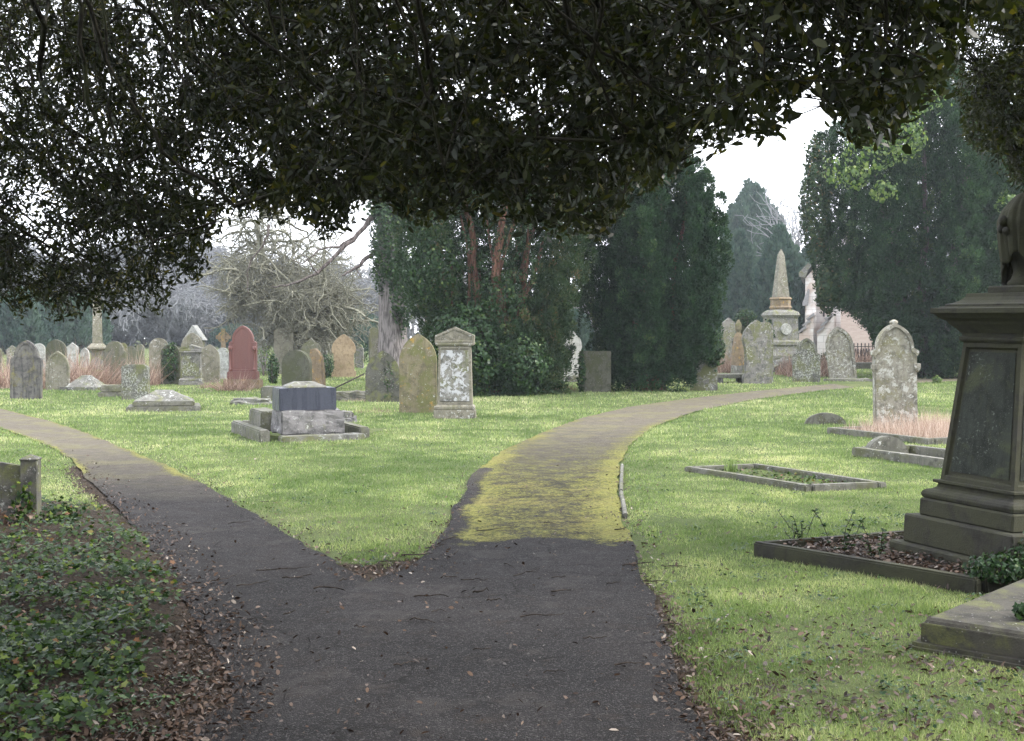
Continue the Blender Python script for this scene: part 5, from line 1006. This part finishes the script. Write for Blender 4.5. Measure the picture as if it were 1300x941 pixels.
# fine-leaved tree at the right edge
def right_tree():
    rg = np.random.default_rng(5); X, Y = 4.9, 8.6; th = tag(empty('yew_tree', (X+1.6, Y+.6, 0)), 'dark fine-leaved yew whose branches hang in from the upper right', 'tree'); off = np.array([X+1.6, Y+.6, 0])
    link('trunk', path_tube('trunk', [(0, 0, -.1), (0, 0, 1), (.05, .05, 2.4), (0, .1, 4), (0, 0, 6)], [.3, .26, .24, .2, .08], 12, .2), M['oakbark'], th)
    bx = [1196, 1205, 1215, 1225, 1240, 1260, 1280, 1310, 1420]; by = [-20, 60, 120, 175, 190, 205, 225, 236, 260]
    N = 2600; px = rg.uniform(1200, 1480, N); b = np.interp(px, bx, by); py = b-rg.random(N)*(b+160); dd = rg.uniform(7.6, 10.2, N)
    k = rg.random(N) < np.interp(px, [1200, 1250, 1300], [.35, .6, .9]); px, py, dd = px[k], py[k], dd[k]
    T = np.array([D(a, b_, c) for a, b_, c in zip(px, py, dd)]); A = []; B = []; P = []; Dd = []
    hubs = [np.array([X+1.6, Y+.6, z]) for z in (3.2, 4.0, 4.8)]+[D(1330, 60, 9), D(1270, 10, 8.8), D(1300, 150, 9), D(1250, 90, 8.9), D(1275, 180, 9.1)]
    for a, b_ in ((0, 5), (5, 7), (1, 3), (3, 4), (3, 6), (2, 4)): A.append(hubs[a]); B.append(hubs[b_])
    ra = [.06]*6; rb = [.02]*6; H_ = np.array(hubs)
    for t_ in T:
        h = H_[np.argmin(np.linalg.norm(H_-t_, axis=1))]; A.append(h); B.append(t_); ra.append(.006); rb.append(.002); d = unit(t_-h)
        for _ in range(3):
            dd_ = unit(d*.6+rg.normal(0, .6, 3)); n = 16; f = rg.random(n); P.append(t_+dd_*.16*f[:, None]); Dd.append(unit(dd_*.6+rg.normal(0, .7, (n, 3))))
    P = np.concatenate(P); Dd = np.concatenate(Dd); n = len(P); qx, qy, _ = proj(P); k = qy < np.interp(qx, bx, by)+rg.normal(0, 6, n); P, Dd = P[k], Dd[k]; n = len(P)
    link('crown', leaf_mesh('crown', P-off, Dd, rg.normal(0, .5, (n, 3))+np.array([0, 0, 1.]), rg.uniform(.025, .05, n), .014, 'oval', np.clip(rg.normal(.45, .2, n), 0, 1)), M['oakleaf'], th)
    link('bough', tubes('bough', np.array(A)-off, np.array(B)-off, np.array(ra), np.array(rb), 5), M['oakbark'], th)
right_tree()
# ------------------------------------------------------------------ grass, ground ivy, leaf litter, twigs
def blocked(X, Y):
    b = np.zeros(X.shape, bool)
    for fx, fy, rx, ry in FOOT: b |= (np.abs(X-fx) < rx) & (np.abs(Y-fy) < ry)
    for q in (KP, KN, KD, KR): b |= pip(q, X, Y)
    b |= pip([(2.02, 6.4), (3.35, 7.85), (4.15, 7.15), (2.8, 5.6)], X, Y); return b
def ground_samples(n, py0, py1, px0=-60, px1=1360):
    px = RNG.uniform(px0, px1, n); py = RNG.uniform(py0, py1, n); t_ = EYE/(-( -ST+(-(py-H0/2)/F0)*CT)); x = (px-W0/2)/F0*t_; y = (CT+(-(py-H0/2)/F0)*ST)*t_; return x, y
def grass():
    n = 1100000; x, y = ground_samples(n, 452, 960); ed = edge_d(x, y); onp = on_path(x, y)
    k = (~onp | (ed < .03)) & ~blocked(x, y) & ~pip(IVYBED, x, y) & (RNG.random(n) < np.clip(y/12, .85, 1))
    pn = vnoise(x*2.1+5, y*2.1)*.6+vnoise(x*7, y*7)*.4
    bare = .55*np.clip((vnoise(x*1.3+9, y*1.3)-.6)*4, 0, 1)*np.clip((14-y)/4, 0, 1)+1.5*((x < -.9) & (y < 6.6))+.9*np.exp(-ed/.13)*(y < 17)+.30*np.clip((8.7-y)/2.0, 0, 1)*(x > .6)+.55*np.exp(-((x+.75)**2+(y-8.6)**2)/.25)+.9*np.exp(-seg_dist([(-1.3, 4), G(240, 800), G(150, 650), G(100, 595)], x, y)/.28)*(x < -.8)+.08*np.clip((10.5-y)/2.5, 0, 1)
    k &= (RNG.random(n) > bare*(1.35-pn*.9)); x, y, pn = x[k], y[k], pn[k]; n = len(x)
    h = (.012+.030*pn+.03*vnoise(x*.8, y*.8)*vnoise(x*6, y*6+4))*RNG.uniform(.5, 1.3, n)*np.clip(y/16, .8, 1.7); w = np.maximum(.0032, y/F0*.95)*RNG.uniform(.7, 1.2, n)
    P = np.c_[x, y, gz(x, y)-.004]; Dr = np.c_[RNG.normal(0, .42, (n, 2)), np.ones(n)]
    tone = .40+.75*(vnoise(x*.6+2, y*.6)-.5)+.75*(vnoise(x*3+7, y*3)-.5)+.3*(vnoise(x*11, y*11)-.5)+RNG.normal(0, .2, n)+(RNG.random(n) < .04)*.5
    me = leaf_mesh('grass', P, Dr, rnd_dirs(n), h, w, 'blade', np.clip(tone, 0, 1)); tag(link('grass', me, M['grass']), 'short pale green lawn grass between the graves', 'grass', kind='stuff'); return n
NL.append(grass())
def litter():
    X = []; Y = []; 
    def push(x, y): X.append(x); Y.append(y)
    x, y = ground_samples(80000, 560, 960, -80, 1380); ed = edge_d(x, y); onp = on_path(x, y)
    L1 = seg_dist([(-1.4, 4), G(265, 820), G(200, 700), G(130, 630), G(95, 590)], x, y); p = 1.3*np.exp(-(L1/.27)**1.5)*(x < -.2)
    p += .8*np.exp(-(ed/.12))*(y < 15)*(.4+vnoise(x*3, y*3)); p += .30*np.clip((8.4-y)/2, 0, 1)*(x > .95)*~onp*vnoise(x*5, y*5)*1.5; p += .025; p += .55*np.exp(-((x+.75)**2+(y-8.75)**2)/.25)
    p = np.where(onp, np.where(p > .3, p*.5, .018), p); p = np.where(pip(IVYBED, x, y), np.where(y < 6.2, .8, .4), p); k = (RNG.random(len(x)) < p) & ~pip([(2.02, 6.4), (3.35, 7.85), (4.15, 7.15), (2.8, 5.6)], x, y); x, y = x[k], y[k]; n = len(x)
    N = unit(np.c_[RNG.normal(0, .65, (n, 2)), np.ones(n)]); z = np.where(on_path(x, y), .018, gz(x, y)+.004)+RNG.uniform(0, .012, n)
    s = RNG.uniform(.012, .045, n); me = leaf_mesh('fallen_leaves', np.c_[x, y, z], np.cross(N, rnd_dirs(n)), N, s, s*RNG.uniform(.25, .6, n), 'oval', np.clip(RNG.normal(.45, .28, n), 0, 1)); tag(link('fallen_leaves', me, M['litter']), 'brown dead leaves and bark scraps along the path edges', 'dead leaves', kind='stuff'); return n
NL.append(litter())
def weeds():
    cx, cy = ground_samples(420, 560, 950, 0, 1360); k = ~on_path(cx, cy) & ~blocked(cx, cy) & ~pip(IVYBED, cx, cy) & (edge_d(cx, cy) > .1); cx, cy = cx[k], cy[k]; P = []; 
    for a, b in zip(cx, cy):
        m = RNG.integers(6, 26); P.append(np.c_[a+RNG.normal(0, .05, m), b+RNG.normal(0, .05, m), np.full(m, .02)])
    P = np.concatenate(P); n = len(P); P[:, 2] = gz(P[:, 0], P[:, 1])+RNG.uniform(.012, .035, n); N = unit(np.c_[RNG.normal(0, .45, (n, 2)), np.ones(n)]); s_ = RNG.uniform(.012, .03, n)
    tag(link('lawn_weeds', leaf_mesh('lawn_weeds', P, np.cross(N, rnd_dirs(n)), N, s_, s_*.7, 'oval', np.clip(RNG.normal(.6, .2, n), 0, 1)), M['ivyleaf']), 'small clover and daisy leaves in the lawn', 'weeds', kind='stuff')
weeds()
def ground_ivy():
    n = 30000; x, y = ground_samples(n, 618, 1000, -150, 300); k = pip(IVYBED, x, y); d = seg_dist(IVYBED, x, y, True); k &= RNG.random(n) < np.clip(d/.16, .15, 1)*np.clip((vnoise(x*3, y*3)-.12)*2.6, .25, 1)*np.where(y < 5.6, .45, 1); x, y, d = x[k], y[k], d[k]; n = len(x)
    z = .03+.10*vnoise(x*2.5, y*2.5)*np.clip(d/.25, 0, 1)+RNG.uniform(0, .05, n); N = unit(np.c_[RNG.normal(0, .5, (n, 2)), np.ones(n)]+np.array([0, -.15, 0])); s = .014+.036*RNG.random(n)**1.4
    me = leaf_mesh('ground_ivy', np.c_[x, y, z], np.cross(N, rnd_dirs(n)), N, s, s*.85, 'ivy', np.clip(RNG.normal(.48, .25, n), 0, 1)); tag(link('ground_ivy', me, M['ivyground']), 'glossy dark ivy carpeting the lower left corner', 'ivy', kind='stuff'); return n
NL.append(ground_ivy())
th = tag(empty('ivy_spray', (XL, YL-.1, 0)), 'ivy sprays with brown leaves climbing the low stone at left edge', 'ivy')
ivy_cloud('foliage', th, (-.02, -.03, .22), (.10, .06, .16), 90, .05, 'ivy', 'ivyground'); ivy_cloud('foliage', th, (.22, .15, .08), (.16, .12, .09), 150, .045, 'ivy', 'ivyground', zmin=.01); ivy_cloud('foliage', th, (-.1, -.04, .12), (.16, .05, .08), 22, .07, 'ivy', 'redstem')
def twig(px, py, ang, Lpx, r, kink=.36, fork=True, far=False):
    x, y = G(px, py); L_ = Lpx*y/F0; p = np.array([0, 0, r+.018]); a = R(ang); pts = [p.copy()]; n = 7
    for i in range(n): a += RNG.normal(0, kink); p = p+np.array([math.cos(a), math.sin(a)*1.3, 0])*L_/n; p[2] = r+.018+abs(RNG.normal(0, .006)); pts.append(p.copy())
    if RNG.random() < .45 and Lpx > 24:
        me = path_tube('fallen_twig', pts, [r*(1-.6*i/n) for i in range(n+1)], 5, .3); a2 = a+RNG.choice([-.8, .8]); q = pts[3].copy(); sp = [q]
        for i in range(4): q = q+np.array([math.cos(a2), math.sin(a2)*1.2, .03])*L_*.1; a2 += RNG.normal(0, .25); sp.append(q.copy())
        m2 = path_tube('side_twig', sp, [r*.6*(1-.18*i) for i in range(5)], 4, .2)
    else: me = m2 = None
    o = link('fallen_twig', me if me else path_tube('fallen_twig', pts, [r*(1-.6*i/n) for i in range(n+1)], 5, .3), M['twig']); o.location = (x, y, 0)
    tag(o, 'thin dark fallen twig lying on the asphalt path', 'twig', 'thin twigs scattered over the path')
    if m2: link('side_twig', m2, M['twig'], o)
TW = [(398, 752, -8, 52, .007), (358, 738, -20, 40, .006), (300, 748, 2, 44, .005), (525, 762, -8, 46, .006), (520, 792, 4, 40, .005), (548, 782, 60, 22, .004), (560, 738, 20, 26, .005), (585, 740, 0, 36, .004), (652, 735, 0, 48, .004), (600, 757, -15, 22, .008), (618, 767, -5, 20, .006), (700, 756, 4, 26, .007), (660, 788, 8, 60, .004), (740, 815, -25, 34, .004), (605, 677, 0, 62, .004), (715, 630, 5, 34, .003), (745, 632, -40, 16, .004), (790, 722, -15, 44, .006), (840, 722, 8, 44, .005), (690, 668, 0, 14, .006), (780, 676, 0, 22, .006), (325, 728, 0, 70, .005), (265, 742, 10, 60, .004), (540, 700, 5, 56, .005), (512, 708, -12, 40, .006), (480, 720, 20, 28, .006), (560, 690, 14, 32, .005), (430, 742, 8, 22, .005), (640, 720, -6, 30, .004), (700, 737, 0, 30, .004), (770, 745, 0, 26, .004), (360, 785, 30, 18, .005), (450, 800, -30, 22, .005), (545, 808, 40, 20, .004), (600, 830, 10, 26, .004), (240, 760, -40, 26, .004), (330, 640, -5, 36, .004), (290, 668, 10, 30, .004), (735, 610, 2, 24, .003), (660, 610, -6, 30, .003), (815, 742, 20, 30, .005), (835, 800, -10, 34, .006), (300, 790, 30, 26, .005), (250, 835, 60, 26, .005), (690, 860, 12, 30, .004), (500, 850, -20, 34, .005), (400, 845, 15, 22, .004), (780, 850, -8, 40, .005)]
for t_ in TW: twig(*t_)
# ------------------------------------------------------------------ haze, sky and sun
bm = box_bm(500, 280, 24, 0, -1.2); hz = bobj('haze', bm, None); hz.location = (0, 110, 0)
hm = bpy.data.materials.new('thin winter haze'); hm.use_nodes = True; hm.node_tree.nodes.clear(); ho = hm.node_tree.nodes.new('ShaderNodeOutputMaterial'); hv = hm.node_tree.nodes.new('ShaderNodeVolumePrincipled')
hv.inputs['Color'].default_value = (.80, .86, .94, 1); hv.inputs['Density'].default_value = .0006; hv.inputs['Anisotropy'].default_value = .2; hm.node_tree.links.new(hv.outputs[0], ho.inputs['Volume']); hz.data.materials.append(hm)
tag(hz, 'pale blue winter haze over the whole churchyard', 'haze', kind='stuff')
SUN_EL, SUN_AZ = 46, 100           # azimuth from straight ahead, left is negative
w = bpy.data.worlds.new('World'); S.world = w; w.use_nodes = True; nt = w.node_tree; nt.nodes.clear()
sk = nt.nodes.new('ShaderNodeTexSky'); sk.sky_type = 'NISHITA'; sk.sun_disc = False; sk.sun_elevation = R(SUN_EL); sk.sun_rotation = R(SUN_AZ); sk.dust_density = 6; sk.air_density = 1; sk.ozone_density = 1
mx = nt.nodes.new('ShaderNodeMix'); mx.data_type = 'RGBA'; mx.inputs[0].default_value = .86; mx.inputs[7].default_value = (9.4, 9.7, 10.4, 1); bg = nt.nodes.new('ShaderNodeBackground'); bg.inputs['Strength'].default_value = .115; wo = nt.nodes.new('ShaderNodeOutputWorld')
nt.links.new(sk.outputs[0], mx.inputs[6]); nt.links.new(mx.outputs[2], bg.inputs[0]); nt.links.new(bg.outputs[0], wo.inputs[0])
sd = bpy.data.lights.new('sun', 'SUN'); sd.energy = 1.5; sd.angle = R(14); sd.color = (1, .97, .93); so = bpy.data.objects.new('sun', sd); COL.objects.link(so)
dv = Vector((math.sin(R(SUN_AZ))*math.cos(R(SUN_EL)), math.cos(R(SUN_AZ))*math.cos(R(SUN_EL)), math.sin(R(SUN_EL)))); so.rotation_euler = dv.to_track_quat('Z', 'Y').to_euler(); so.location = dv*30
S.view_settings.view_transform = 'Standard'; S.view_settings.look = 'None'; S.view_settings.exposure = 1.75; S.view_settings.gamma = 1; S.view_settings.use_curve_mapping = False
S.render.engine = 'CYCLES'; c = S.cycles; c.max_bounces = 5; c.diffuse_bounces = 3; c.glossy_bounces = 2; c.transmission_bounces = 2; c.transparent_max_bounces = 4; c.volume_bounces = 0
c.use_adaptive_sampling = True; c.adaptive_threshold = .02; c.use_denoising = True; c.caustics_reflective = False; c.caustics_refractive = False
c.sample_clamp_indirect = 6
print('COUNTS', NL)
